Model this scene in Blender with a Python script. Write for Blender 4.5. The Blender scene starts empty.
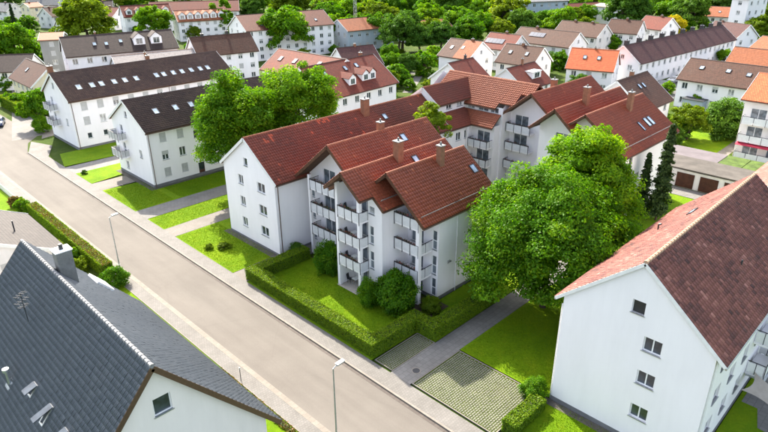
import bpy, math, random
import numpy as np
from mathutils import Vector, Matrix
from mathutils.geometry import tessellate_polygon

random.seed(7)
RNG = np.random.default_rng(11)
SC = bpy.context.scene
COL = SC.collection

# ------------------------------------------------------------------ camera
H = 32.0
FPX, PIT, ROL, YAW = 604.5, math.radians(24.25), math.radians(-0.38), math.radians(44.96)
_c, _s = math.cos(PIT), math.sin(PIT)
_M = np.array([[1, 0, 0], [0, -_s, -_c], [0, _c, -_s]])
_M = np.array([[math.cos(ROL), -math.sin(ROL), 0], [math.sin(ROL), math.cos(ROL), 0], [0, 0, 1]]) @ _M
_B = np.array([[math.sin(YAW), math.cos(YAW), 0], [-math.cos(YAW), math.sin(YAW), 0], [0, 0, 1]])
W2C = _M @ _B.T
cam = bpy.data.cameras.new('camera')
cam.sensor_width = 36.0
cam.lens = 36.0 * FPX / 768.0
cam.clip_start = 0.5
cam.clip_end = 6000
camo = bpy.data.objects.new('camera', cam)
COL.objects.link(camo)
_R = Matrix((W2C[0], -W2C[1], -W2C[2])).transposed()
camo.matrix_world = Matrix.Translation((0, 0, H)) @ _R.to_4x4()
SC.camera = camo

# ------------------------------------------------------------------ sky, sun, exposure
SUN = Vector((0.45, 1.1, 1.0)).normalized()
SUN_EL = math.asin(SUN.z)
SUN_AZ = math.atan2(SUN.x, SUN.y)
w = bpy.data.worlds.new('World')
SC.world = w
w.use_nodes = True
nt = w.node_tree
sky = nt.nodes.new('ShaderNodeTexSky')
sky.sky_type = 'NISHITA'
sky.sun_disc = False
sky.sun_elevation = SUN_EL
sky.sun_rotation = SUN_AZ
sky.air_density = 0.9
sky.dust_density = 3.0
sky.ozone_density = 1.0
bgn = nt.nodes['Background']
hsn = nt.nodes.new('ShaderNodeHueSaturation')
hsn.inputs['Saturation'].default_value = 0.62
nt.links.new(sky.outputs[0], hsn.inputs['Color'])
nt.links.new(hsn.outputs[0], bgn.inputs[0])
bgn.inputs[1].default_value = 0.15
sl = bpy.data.lights.new('sun', 'SUN')
sl.energy = 3.9
sl.angle = math.radians(0.6)
sl.color = (1.0, 0.92, 0.79)
so = bpy.data.objects.new('sun', sl)
so.rotation_euler = SUN.to_track_quat('Z', 'Y').to_euler()
so.location = (0, 0, 120)
COL.objects.link(so)
SC.view_settings.view_transform = 'Standard'
SC.view_settings.look = 'None'
SC.view_settings.exposure = 1.95
SC.view_settings.gamma = 1.0
SC.render.engine = 'CYCLES'
SC.cycles.max_bounces = 6
SC.cycles.transparent_max_bounces = 4


def at(x, y, z=0.0):
    d = W2C.T @ np.array([(x - 384) / FPX, (y - 216) / FPX, 1.0])
    t = (z - H) / d[2]
    return Vector((d[0] * t, d[1] * t, z))


# ------------------------------------------------------------------ materials
def newmat(name):
    m = bpy.data.materials.new(name)
    m.use_nodes = True
    n = m.node_tree
    return m, n, n.nodes['Principled BSDF']


def ramp(n, src, stops):
    r = n.nodes.new('ShaderNodeValToRGB')
    el = r.color_ramp.elements
    while len(el) < len(stops):
        el.new(0.5)
    for e, (p, c) in zip(el, stops):
        e.position = p
        e.color = (*c, 1)
    n.links.new(src, r.inputs[0])
    return r.outputs[0]


def noise(n, scale, detail=4, rough=0.6, coord='Object', vec=None):
    t = n.nodes.new('ShaderNodeTexNoise')
    t.inputs['Scale'].default_value = scale
    t.inputs['Detail'].default_value = detail
    t.inputs['Roughness'].default_value = rough
    if vec is None:
        tc = n.nodes.new('ShaderNodeTexCoord')
        vec = tc.outputs[coord]
    n.links.new(vec, t.inputs['Vector'])
    return t.outputs['Fac']


def mixc(n, fac, a, b, mode='MIX'):
    m = n.nodes.new('ShaderNodeMix')
    m.data_type = 'RGBA'
    m.blend_type = mode
    if isinstance(fac, (int, float)):
        m.inputs[0].default_value = fac
    else:
        n.links.new(fac, m.inputs[0])
    for i, v in ((6, a), (7, b)):
        if isinstance(v, tuple):
            m.inputs[i].default_value = (*v, 1)
        else:
            n.links.new(v, m.inputs[i])
    return m.outputs[2]


def bump(n, bs, src, strength=0.3, dist=0.02):
    b = n.nodes.new('ShaderNodeBump')
    b.inputs['Strength'].default_value = strength
    b.inputs['Distance'].default_value = dist
    n.links.new(src, b.inputs['Height'])
    n.links.new(b.outputs[0], bs.inputs['Normal'])


def sc(c, k):
    return tuple(min(1, v * k) for v in c)


def surf(name, col, var=0.15, scale=1.5, fine=30, rough=0.85, bstr=0.15, bdist=0.01, spec=0.3):
    m, n, b = newmat(name)
    a = noise(n, scale)
    f = noise(n, fine, 3)
    c1 = ramp(n, a, [(0.3, sc(col, 1 - var)), (0.7, sc(col, 1 + var))])
    c2 = ramp(n, f, [(0.3, (1 - var * .8,) * 3), (0.7, (1, 1, 1))])
    n.links.new(mixc(n, 1.0, c1, c2, 'MULTIPLY'), b.inputs['Base Color'])
    b.inputs['Roughness'].default_value = rough
    b.inputs['Specular IOR Level'].default_value = spec
    bump(n, b, f, bstr, bdist)
    return m


def plaster(name, col, dirt=0.10):
    m, n, b = newmat(name)
    tc = n.nodes.new('ShaderNodeTexCoord')
    mp = n.nodes.new('ShaderNodeMapping')
    mp.inputs['Scale'].default_value = (.5, .5, 0.09)
    n.links.new(tc.outputs['Object'], mp.inputs[0])
    st = noise(n, 1.6, 5, 0.65, vec=mp.outputs[0])
    bl = noise(n, 0.35, 4)
    c1 = ramp(n, st, [(0.35, sc(col, 1 - dirt)), (0.62, col)])
    c2 = ramp(n, bl, [(0.3, (1 - dirt * .6, 1 - dirt * .65, 1 - dirt * .8)), (0.65, (1, 1, 1))])
    n.links.new(mixc(n, 1.0, c1, c2, 'MULTIPLY'), b.inputs['Base Color'])
    b.inputs['Roughness'].default_value = 0.92
    b.inputs['Specular IOR Level'].default_value = 0.15
    bump(n, b, noise(n, 45, 3), 0.2, 0.006)
    return m


def metal(name, col, rough=0.4, met=0.8):
    m, n, b = newmat(name)
    c = ramp(n, noise(n, 6), [(0.3, sc(col, .8)), (0.7, col)])
    n.links.new(c, b.inputs['Base Color'])
    b.inputs['Roughness'].default_value = rough
    b.inputs['Metallic'].default_value = met
    return m


def tilemat(name, stops, rough=0.75, weather=0.35, moss=(0.05, 0.05, 0.035), spec=.5):
    """tiles that are real geometry: colour per tile from the attribute 'tint'"""
    m, n, b = newmat(name)
    at_ = n.nodes.new('ShaderNodeAttribute')
    at_.attribute_name = 'tint'
    c = ramp(n, at_.outputs['Fac'], stops)
    g = noise(n, 0.5, 5, 0.7)
    c = mixc(n, ramp(n, g, [(0.48, (0, 0, 0)), (0.75, (weather,) * 3)]), c, moss)
    f = noise(n, 14, 3)
    c = mixc(n, 1.0, c, ramp(n, f, [(0.3, (.78,) * 3), (0.7, (1, 1, 1))]), 'MULTIPLY')
    n.links.new(c, b.inputs['Base Color'])
    b.inputs['Roughness'].default_value = rough
    b.inputs['Specular IOR Level'].default_value = spec
    return m


def farroof(name, c1, c2, weather=0.3, moss=(0.06, 0.05, 0.04)):
    """roofs too far off to tell the tiles apart"""
    m, n, b = newmat(name)
    uv = n.nodes.new('ShaderNodeUVMap')
    br = n.nodes.new('ShaderNodeTexBrick')
    br.inputs['Scale'].default_value = 1.0
    br.inputs['Brick Width'].default_value = 0.34
    br.inputs['Row Height'].default_value = 0.36
    br.inputs['Mortar Size'].default_value = 0.03
    br.inputs['Color1'].default_value = (*c1, 1)
    br.inputs['Color2'].default_value = (*c2, 1)
    br.inputs['Mortar'].default_value = (*sc(c1, .45), 1)
    n.links.new(uv.outputs[0], br.inputs['Vector'])
    g = noise(n, 0.35, 6, 0.7)
    c = mixc(n, ramp(n, g, [(0.42, (0, 0, 0)), (0.75, (weather,) * 3)]), br.outputs['Color'], moss)
    f = noise(n, 2.2, 4, 0.7)
    c = mixc(n, 1.0, c, ramp(n, f, [(0.3, (.72,) * 3), (0.7, (1.1, 1.1, 1.1))]), 'MULTIPLY')
    n.links.new(c, b.inputs['Base Color'])
    b.inputs['Roughness'].default_value = 0.8
    b.inputs['Specular IOR Level'].default_value = 0.25
    bump(n, b, br.outputs['Fac'], -0.6, 0.03)
    return m


def leafmat(name, stops, trans=(0.22, 0.25, 0.02), tfac=0.55):
    m = bpy.data.materials.new(name)
    m.use_nodes = True
    n = m.node_tree
    n.nodes.remove(n.nodes['Principled BSDF'])
    a = n.nodes.new('ShaderNodeAttribute')
    a.attribute_name = 'tint'
    oi = n.nodes.new('ShaderNodeObjectInfo')
    c = ramp(n, a.outputs['Fac'], stops)
    hs = n.nodes.new('ShaderNodeHueSaturation')
    mr = n.nodes.new('ShaderNodeMapRange')
    mr.inputs[3].default_value = 0.492
    mr.inputs[4].default_value = 0.512
    n.links.new(oi.outputs['Random'], mr.inputs[0])
    n.links.new(mr.outputs[0], hs.inputs['Hue'])
    mr2 = n.nodes.new('ShaderNodeMapRange')
    mr2.inputs[3].default_value = 1.15
    mr2.inputs[4].default_value = 0.75
    n.links.new(oi.outputs['Random'], mr2.inputs[0])
    n.links.new(mr2.outputs[0], hs.inputs['Value'])
    n.links.new(c, hs.inputs['Color'])
    d = n.nodes.new('ShaderNodeBsdfDiffuse')
    n.links.new(hs.outputs[0], d.inputs[0])
    t = n.nodes.new('ShaderNodeBsdfTranslucent')
    tm = mixc(n, 1.0, hs.outputs[0], tuple(min(1, v * 8) for v in trans), 'MULTIPLY')
    n.links.new(tm, t.inputs[0])
    g = n.nodes.new('ShaderNodeBsdfGlossy')
    g.inputs['Roughness'].default_value = 0.45
    g.inputs['Color'].default_value = (0.6, 0.65, 0.55, 1)
    mx = n.nodes.new('ShaderNodeMixShader')
    mx.inputs[0].default_value = tfac
    n.links.new(d.outputs[0], mx.inputs[1])
    n.links.new(t.outputs[0], mx.inputs[2])
    m2 = n.nodes.new('ShaderNodeMixShader')
    m2.inputs[0].default_value = 0.012
    n.links.new(mx.outputs[0], m2.inputs[1])
    n.links.new(g.outputs[0], m2.inputs[2])
    n.links.new(m2.outputs[0], n.nodes['Material Output'].inputs[0])
    return m


MT = {}
MT['white'] = plaster('white_plaster', (0.815, 0.79, 0.80), 0.045)
MT['white2'] = plaster('old_white_plaster', (0.75, 0.72, 0.71), 0.14)
MT['cream'] = plaster('cream_plaster', (0.74, 0.66, 0.48), 0.1)
MT['warm'] = plaster('warm_white_plaster', (0.81, 0.755, 0.71), 0.06)
MT['grey_plaster'] = plaster('grey_plaster', (0.30, 0.30, 0.29), 0.15)  # facade shade of the narrow block, painted in as grey wall colour
MT['bluewall'] = plaster('pale_blue_plaster', (0.42, 0.48, 0.55), 0.1)
MT['plinth'] = surf('grey_plinth', (0.16, 0.16, 0.165), .2, 1.0, 20)
MT['frame'] = surf('white_frame', (0.78, 0.78, 0.77), .05, 3, 30, .4, .02)
MT['panelgrey'] = surf('pale_grey_balcony_panel', (0.62, 0.62, 0.63), .08, 2, 30, .45, .03)
MT['trim'] = surf('white_trim', (0.72, 0.72, 0.70), .08, 2, 30, .5, .03)
MT['dark'] = surf('dark_metal_paint', (0.035, 0.037, 0.042), .2, 2, 30, .45, .03)
MT['shutter'] = surf('grey_roller_shutter', (0.46, 0.46, 0.46), .08, 2, 60, .5, .1)
MT['wood'] = surf('brown_timber', (0.10, 0.045, 0.022), .3, 2, 25, .7, .2)
MT['doorwood'] = surf('brown_door_timber', (0.075, 0.028, 0.016), .3, 2, 25, .6, .2)
MT['chim'] = surf('chimney_brick', (0.24, 0.115, 0.065), .2, 3, 25, .9, .4)
MT['chimdark'] = surf('slate_clad_chimney', (0.05, 0.045, 0.045), .2, 3, 25, .7, .4)
MT['zinc'] = metal('zinc_sheet', (0.52, 0.54, 0.56), .42, .85)
MT['dullzinc'] = surf('weathered_zinc_cladding', (0.17, 0.175, 0.17), .2, 1.5, 12, .5)
MT['copper'] = metal('brown_gutter', (0.16, 0.10, 0.07), .5, .6)
MT['galv'] = metal('galvanised_steel', (0.42, 0.44, 0.46), .45, .7)
MT['stone'] = surf('patio_slab', (0.38, 0.34, 0.29), .15, 1.5, 20)
MT['soil'] = surf('flower_soil', (0.10, 0.055, 0.035), .3, 3, 20)
MT['awning'] = surf('red_awning', (0.42, 0.03, 0.06), .1, 3, 30, .8)
MT['solar'] = metal('solar_panel', (0.035, 0.045, 0.07), .18, .2)
MT['bark'] = surf('bark', (0.075, 0.055, 0.04), .3, 3, 12, .95, .6, .04)
MT['canvas'] = surf('beige_canvas', (0.34, 0.30, 0.25), .1, 2, 30)
MT['yellow'] = surf('yellow_awning', (0.55, 0.34, 0.03), .1, 3, 30)
MT['terr'] = surf('flat_roof_gravel', (0.095, 0.084, 0.072), .25, .6, 14, .95, .5)
MT['purple'] = surf('pale_roof_felt', (0.14, 0.12, 0.125), .18, .5, 14, .95, .3)
MT['greenroof'] = surf('green_roof_sedum', (0.075, 0.12, 0.018), .5, .8, 9, .95, .6, .05)


def glassmat(name, col, rough=0.05):
    m, n, b = newmat(name)
    c = ramp(n, noise(n, 1.3, 2), [(0.35, sc(col, .6)), (0.65, sc(col, 1.5))])
    n.links.new(c, b.inputs['Base Color'])
    b.inputs['Roughness'].default_value = rough
    b.inputs['Specular IOR Level'].default_value = 0.7
    b.inputs['IOR'].default_value = 1.52
    return m


MT['glass'] = glassmat('window_glass', (0.035, 0.045, 0.055))
MT['curtain'] = glassmat('curtained_glass', (0.30, 0.31, 0.31), .12)
MT['skyglass'] = glassmat('skylight_glass', (0.30, 0.38, 0.46), .04)
MT['balcglass'] = glassmat('balcony_glass', (0.11, 0.13, 0.145), .06)
MT['black'] = glassmat('open_dark_room', (0.008, 0.008, 0.009), .6)

RED = [(0, (0.135, 0.029, 0.013)), (.35, (0.225, 0.049, 0.021)), (.75, (0.310, 0.070, 0.029)), (.93, (0.37, 0.094, 0.039)), (1, (0.42, 0.115, 0.046))]
MT['t_red'] = tilemat('red_clay_tile', RED, .6, .25, (0.0600, 0.0200, 0.0140))
MT['t_redold'] = tilemat('weathered_red_tile', [(0, (0.0980, 0.0260, 0.0153)), (.5, (0.1832, 0.0422, 0.0218)), (.93, (0.2683, 0.0636, 0.0310)), (1, (0.4983, 0.0982, 0.0400))], .7, .45, (0.0904, 0.0443, 0.0336))
MT['t_orange'] = tilemat('orange_clay_tile', [(0, (0.20, 0.055, 0.026)), (.5, (0.29, 0.080, 0.036)), (1, (0.40, 0.125, 0.055))], .7, .3, (0.13, 0.06, 0.04))
MT['t_brown'] = tilemat('dark_brown_tile', [(0, (0.0289, 0.0149, 0.0105)), (.5, (0.0576, 0.0296, 0.0210)), (1, (0.1036, 0.0551, 0.0357))], .75, .6, (0.1165, 0.0680, 0.0411))
MT['t_right'] = tilemat('mottled_red_brown_tile', [(0, (0.0870, 0.0470, 0.0450)), (.3, (0.1544, 0.0671, 0.0588)), (.6, (0.2218, 0.0894, 0.0729)), (.85, (0.2790, 0.1157, 0.0931)), (1, (0.3777, 0.1723, 0.1416))], .85, .3, (0.1418, 0.1007, 0.0884), spec=.15)
MT['t_grey'] = tilemat('slate_grey_tile', [(0, (0.068, 0.080, 0.095)), (.5, (0.092, 0.106, 0.123)), (1, (0.125, 0.140, 0.158))], .55, .3, (0.13, 0.135, 0.14))
MT['ridge_red'] = surf('red_ridge_tile', (0.34, 0.12, 0.06), .25, 3, 15, .7)
MT['ridge_brown'] = surf('brown_ridge_tile', (0.07, 0.045, 0.035), .25, 3, 15, .7)
MT['ridge_grey'] = surf('pale_grey_ridge_tile', (0.22, 0.22, 0.22), .2, 3, 15, .6)
MT['ridge_light'] = surf('sandy_ridge_tile', (0.42, 0.27, 0.18), .2, 3, 15, .8)
MT['r_brown'] = farroof('far_brown_roof', (0.0715, 0.0304, 0.0181), (0.1011, 0.0430, 0.0267))
MT['r_tan'] = farroof('near_brown_roof', (0.058, 0.050, 0.045), (0.075, 0.063, 0.056), .25, (.07, .06, .055))
MT['r_redbrown'] = farroof('far_red_brown_roof', (0.13, 0.045, 0.028), (0.17, 0.058, 0.036))
MT['r_dark'] = farroof('far_dark_roof', (0.0417, 0.0285, 0.0250), (0.0714, 0.0459, 0.0379))
MT['r_red'] = farroof('far_red_roof', (0.1471, 0.0275, 0.0110), (0.1990, 0.0380, 0.0150))
MT['r_dred'] = farroof('far_dark_red_roof', (0.1390, 0.0262, 0.0148), (0.1896, 0.0365, 0.0178))
MT['r_orange'] = farroof('far_orange_roof', (0.4349, 0.0968, 0.0340), (0.5196, 0.1332, 0.0463), .15, (0.2829, 0.0897, 0.0414))
MT['r_pink'] = farroof('far_pink_roof', (0.2722, 0.0851, 0.0316), (0.3313, 0.1085, 0.0462), .2)
MT['r_purple'] = farroof('far_plum_roof', (0.0776, 0.0290, 0.0275), (0.1050, 0.0407, 0.0352), .25)
MT['r_grey'] = farroof('far_grey_roof', (0.10, 0.11, 0.12), (0.14, 0.15, 0.16))
MT['r_pale'] = farroof('far_pale_roof', (0.3360, 0.2960, 0.2720), (0.4000, 0.3520, 0.3200), .15, (0.2400, 0.2080, 0.1920))

LG = [(0, (0.045, 0.135, 0.002)), (.5, (0.100, 0.245, 0.003)), (1, (0.215, 0.340, 0.004))]
MT['leaf'] = leafmat('leaf_green', LG)
MT['leaf_dark'] = leafmat('leaf_dark_green', [(0, (0.0392, 0.0979, 0.0117)), (.5, (0.0822, 0.1801, 0.0157)), (1, (0.1467, 0.2741, 0.0196))], (0.2565, 0.3240, 0.0405), .45)
MT['leaf_pale'] = leafmat('leaf_pale_green', [(0, (0.085, 0.155, 0.005)), (.5, (0.155, 0.235, 0.006)), (1, (0.24, 0.31, 0.008))])
MT['leaf_yellow'] = leafmat('leaf_yellow', [(0, (0.28, 0.24, 0.006)), (.5, (0.42, 0.36, 0.008)), (1, (0.52, 0.46, 0.012))], (.14, .14, .03), .45)
MT['needle'] = leafmat('conifer_needle', [(0, (0.012, 0.028, 0.010)), (.5, (0.026, 0.052, 0.015)), (1, (0.055, 0.085, 0.02))], (.12, .18, .04), .2)
MT['hedge'] = leafmat('hedge_leaf', [(0, (0.0682, 0.1441, 0.0066)), (.6, (0.1309, 0.2266, 0.0077)), (1, (0.2343, 0.2750, 0.0143))], (0.1800, 0.2300, 0.0300), .4)
MT['hedge_red'] = leafmat('hedge_leaf_reddish', [(0, (0.05, 0.065, 0.012)), (.5, (0.12, 0.11, 0.016)), (.8, (0.22, 0.10, 0.03)), (1, (0.22, 0.13, 0.05))], (.15, .16, .04), .3)
MT['hedgecore'] = surf('hedge_twigs', (0.022, 0.034, 0.008), .4, 4, 20)
MT['flower'] = leafmat('flower_mix', [(0, (0.05, 0.09, 0.02)), (.55, (0.08, 0.11, 0.03)), (.7, (0.35, 0.05, 0.05)), (1, (0.40, 0.12, 0.10))], (.12, .12, .1), .2)


def grassmat(name, a, b2, c3):
    m, n, b = newmat(name)
    x = noise(n, 0.22, 6, 0.65)
    y = noise(n, 5.0, 4, 0.7)
    z = noise(n, 60.0, 2, 0.7)
    c = ramp(n, x, [(0.3, a), (0.52, b2), (0.72, c3)])
    x2 = noise(n, 0.9, 5, 0.7)
    c = mixc(n, ramp(n, x2, [(0.52, (0, 0, 0)), (0.74, (.55, .55, .55))]), c, tuple(v * k for v, k in zip(c3, (1.15, .98, 1.6))))
    c = mixc(n, 1.0, c, ramp(n, y, [(0.25, (.70, .74, .62)), (0.7, (1.08, 1.06, 1.0))]), 'MULTIPLY')
    c = mixc(n, 1.0, c, ramp(n, z, [(0.25, (.62,) * 3), (0.7, (1.1,) * 3)]), 'MULTIPLY')
    n.links.new(c, b.inputs['Base Color'])
    b.inputs['Roughness'].default_value = 0.95
    b.inputs['Specular IOR Level'].default_value = 0.1
    bump(n, b, z, .8, 0.06)
    return m


MT['lawn'] = grassmat('lawn_grass', (0.100, 0.200, 0.004), (0.150, 0.260, 0.004), (0.21, 0.30, 0.006))
MT['ground'] = grassmat('garden_ground', (0.030, 0.060, 0.006), (0.052, 0.090, 0.007), (0.09, 0.11, 0.03))
MT['blade'] = leafmat('grass_blade', [(0, (0.100, 0.195, 0.004)), (1, (0.23, 0.33, 0.008))], (.13, .2, .02), .35)


def roadmat(name, col):
    m, n, b = newmat(name)
    tc = n.nodes.new('ShaderNodeTexCoord')
    mp = n.nodes.new('ShaderNodeMapping')
    mp.inputs['Scale'].default_value = (1.0, 0.10, 1)
    n.links.new(tc.outputs['Object'], mp.inputs[0])
    lanes = noise(n, 0.9, 3, 0.5, vec=mp.outputs[0])
    pat = noise(n, 0.16, 5, 0.65)
    fi = noise(n, 38, 3, 0.7)
    c = ramp(n, lanes, [(0.3, sc(col, .90)), (0.7, sc(col, 1.07))])
    c = mixc(n, 1.0, c, ramp(n, pat, [(0.32, (.90, .89, .88)), (0.66, (1.05, 1.05, 1.04))]), 'MULTIPLY')
    c = mixc(n, 1.0, c, ramp(n, fi, [(0.3, (.82,) * 3), (0.7, (1.06,) * 3)]), 'MULTIPLY')
    # repair patches with their own outline
    vo = n.nodes.new('ShaderNodeTexVoronoi')
    vo.feature = 'DISTANCE_TO_EDGE'
    vo.inputs['Scale'].default_value = 0.11
    vo.inputs['Randomness'].default_value = 1.0
    wv = mixc(n, 0.12, tc.outputs['Object'], n.nodes.new('ShaderNodeTexNoise').outputs['Color'])
    n.links.new(wv, vo.inputs['Vector'])
    cr = ramp(n, vo.outputs['Distance'], [(0.0, (.80,) * 3), (0.006, (1, 1, 1))])
    c = mixc(n, .22, c, cr, 'MULTIPLY')
    n.links.new(c, b.inputs['Base Color'])
    b.inputs['Roughness'].default_value = 0.9
    b.inputs['Specular IOR Level'].default_value = 0.25
    bump(n, b, fi, .35, 0.01)
    return m


MT['road'] = roadmat('asphalt', (0.132, 0.118, 0.103))
MT['street'] = roadmat('dark_asphalt', (0.12, 0.115, 0.11))


def pavemat(name, col, bw, rh, joint=0.012):
    m, n, b = newmat(name)
    tc = n.nodes.new('ShaderNodeTexCoord')
    br = n.nodes.new('ShaderNodeTexBrick')
    br.inputs['Scale'].default_value = 1
    br.inputs['Brick Width'].default_value = bw
    br.inputs['Row Height'].default_value = rh
    br.inputs['Mortar Size'].default_value = joint
    br.inputs['Color1'].default_value = (*sc(col, .92), 1)
    br.inputs['Color2'].default_value = (*sc(col, 1.08), 1)
    br.inputs['Mortar'].default_value = (*sc(col, .55), 1)
    n.links.new(tc.outputs['Object'], br.inputs['Vector'])
    p = noise(n, 0.5, 5, .65)
    c = mixc(n, 1.0, br.outputs['Color'], ramp(n, p, [(0.3, (.8, .79, .77)), (0.65, (1.05,) * 3)]), 'MULTIPLY')
    f = noise(n, 25, 3)
    c = mixc(n, 1.0, c, ramp(n, f, [(0.3, (.86,) * 3), (0.7, (1.03,) * 3)]), 'MULTIPLY')
    n.links.new(c, b.inputs['Base Color'])
    b.inputs['Roughness'].default_value = 0.9
    bump(n, b, br.outputs['Fac'], -.5, 0.01)
    return m


MT['pave'] = pavemat('pavement_slabs', (0.148, 0.138, 0.126), .22, .22, .008)
MT['pathpave'] = pavemat('path_setts', (0.17, 0.152, 0.13), .22, .14)
MT['concrete'] = pavemat('concrete_path', (0.165, 0.157, 0.147), .5, .5)
MT['kerb'] = surf('kerb_stone', (0.20, 0.178, 0.15), .12, 1.2, 16)
MT['gutterstone'] = surf('gutter_stone', (0.085, 0.07, 0.06), .2, 1, 16)
MT['gutterpale'] = surf('pale_gutter_stone', (0.185, 0.162, 0.135), .12, 1.2, 16)
MT['paver'] = surf('paver_block', (0.165, 0.163, 0.125), .2, 1.1, 20, .9, .4)
MT['joint'] = grassmat('paver_joint_grass', (0.055, 0.08, 0.008), (0.075, 0.105, 0.010), (0.10, 0.115, 0.02))
MT['mulch'] = surf('planting_bed_soil', (0.07, 0.05, 0.032), .35, 2, 14, .95, .6, .05)


# ------------------------------------------------------------------ mesh helpers
class G:
    def __init__(s, off=(0, 0, 0)):
        s.v, s.f, s.uv, s.off = [], [], {}, Vector(off)

    def vert(s, p):
        s.v.append(tuple(Vector(p) - s.off))
        return len(s.v) - 1

    def poly(s, pts, uv=None):
        idx = [s.vert(p) for p in pts]
        if uv:
            s.uv[len(s.f)] = uv
        s.f.append(idx)

    def box(s, x0, x1, y0, y1, z0, z1):
        b = [s.vert((x, y, z)) for z in (z0, z1) for x, y in ((x0, y0), (x1, y0), (x1, y1), (x0, y1))]
        for q in ((3, 2, 1, 0), (4, 5, 6, 7), (0, 1, 5, 4), (1, 2, 6, 5), (2, 3, 7, 6), (3, 0, 4, 7)):
            s.f.append([b[i] for i in q])
        return s

    def obox(s, o, e, u, n, a0, a1, b0, b1, c0, c1, uv=False):
        o, e, u, n = Vector(o), Vector(e), Vector(u), Vector(n)
        b = [s.vert(o + e * a + u * bb + n * c) for c in (c0, c1) for a, bb in ((a0, b0), (a1, b0), (a1, b1), (a0, b1))]
        for k, q in enumerate(((3, 2, 1, 0), (4, 5, 6, 7), (0, 1, 5, 4), (1, 2, 6, 5), (2, 3, 7, 6), (3, 0, 4, 7))):
            if uv and k < 2:
                base = [(a0, b0), (a1, b0), (a1, b1), (a0, b1)]
                s.uv[len(s.f)] = [base[3 - i] for i in range(4)] if k == 0 else base
            s.f.append([b[i] for i in q])
        return s

    def tube(s, p, q, r0, r1=None, n=6, cap=True):
        r1 = r0 if r1 is None else r1
        p, q = Vector(p), Vector(q)
        d = (q - p).normalized()
        a = d.orthogonal().normalized()
        b = d.cross(a)
        A = [s.vert(p + (a * math.cos(t) + b * math.sin(t)) * r0) for t in [2 * math.pi * i / n for i in range(n)]]
        Bq = [s.vert(q + (a * math.cos(t) + b * math.sin(t)) * r1) for t in [2 * math.pi * i / n for i in range(n)]]
        for i in range(n):
            j = (i + 1) % n
            s.f.append([A[i], A[j], Bq[j], Bq[i]])
        if cap:
            s.f.append(A[::-1])
            s.f.append(Bq)
        return s

    def mesh(s, name, mat):
        me = bpy.data.meshes.new(name)
        me.from_pydata(s.v, [], s.f)
        if s.uv:
            l = me.uv_layers.new(name='UVMap')
            for fi, uv in s.uv.items():
                p = me.polygons[fi]
                for k, li in enumerate(p.loop_indices):
                    l.data[li].uv = uv[k]
        me.materials.append(MT[mat] if isinstance(mat, str) else mat)
        return me

    def build(s, name, mat, parent=None, kind=None):
        o = ob(name, s.mesh(name, mat), parent)
        if kind:
            o['kind'] = kind
        return o


def ob(name, data, parent=None, loc=None, rz=0.0):
    o = bpy.data.objects.new(name, data)
    COL.objects.link(o)
    if parent:
        o.parent = parent
    if loc is not None:
        o.location = loc
    if rz:
        o.rotation_euler = (0, 0, rz)
    return o


def thing(name, label, cat, loc=(0, 0, 0), rz=0.0, group=None):
    o = ob(name, None, None, loc, rz)
    o.empty_display_size = 0.3
    tag(o, label, cat, group)
    return o


def tag(o, label, cat, group=None):
    o['label'] = label
    o['category'] = cat
    if group:
        o['group'] = group
    return o


def structure(o):
    o['kind'] = 'structure'
    return o


def npmesh(name, V, F, mat, tint=None, smooth=False):
    """V (n,3), F (m,k) quads or tris, tint per face"""
    me = bpy.data.meshes.new(name)
    V = np.asarray(V, np.float32)
    F = np.asarray(F, np.int32)
    k = F.shape[1]
    me.vertices.add(len(V))
    me.vertices.foreach_set('co', V.ravel())
    me.loops.add(F.size)
    me.loops.foreach_set('vertex_index', F.ravel())
    me.polygons.add(len(F))
    me.polygons.foreach_set('loop_start', np.arange(0, F.size, k, dtype=np.int32))
    me.polygons.foreach_set('loop_total', np.full(len(F), k, np.int32))
    if smooth:
        me.polygons.foreach_set('use_smooth', np.ones(len(F), bool))
    if tint is not None:
        a = me.attributes.new('tint', 'FLOAT', 'FACE')
        a.data.foreach_set('value', np.asarray(tint, np.float32))
    me.update(calc_edges=True)
    me.materials.append(MT[mat] if isinstance(mat, str) else mat)
    return me


# ------------------------------------------------------------------ roofs made of tiles
def tile_proto(tw, tl, prof, lift=0.035, lap=0.05):
    """one tile: profile across (list of x fraction, height), bottom edge lifted, little front lip"""
    xs = np.array([p[0] for p in prof]) * tw
    hs = np.array([p[1] for p in prof])
    k = len(xs)
    V = []
    for x, h in zip(xs, hs):
        V.append((x, -0.0, h + lift))
    for x, h in zip(xs, hs):
        V.append((x, tl + lap, h))
    for x, h in zip(xs, hs):
        V.append((x, 0.0, -0.012))
    F = []
    for i in range(k - 1):
        F.append((i, i + 1, k + i + 1, k + i))
        F.append((2 * k + i, 2 * k + i + 1, i + 1, i))
    return np.array(V), np.array(F)


PROF = {
    'pan': [(0.0, 0.03), (0.16, 0.055), (0.34, 0.012), (0.97, 0.008)],
    'roll2': [(0.0, 0.02), (0.12, 0.05), (0.26, 0.012), (0.5, 0.015), (0.62, 0.05), (0.76, 0.012), (0.985, 0.01)],
    'flat': [(0.0, 0.012), (0.09, 0.04), (0.2, 0.02), (0.8, 0.02), (0.95, 0.012)],
}


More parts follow.
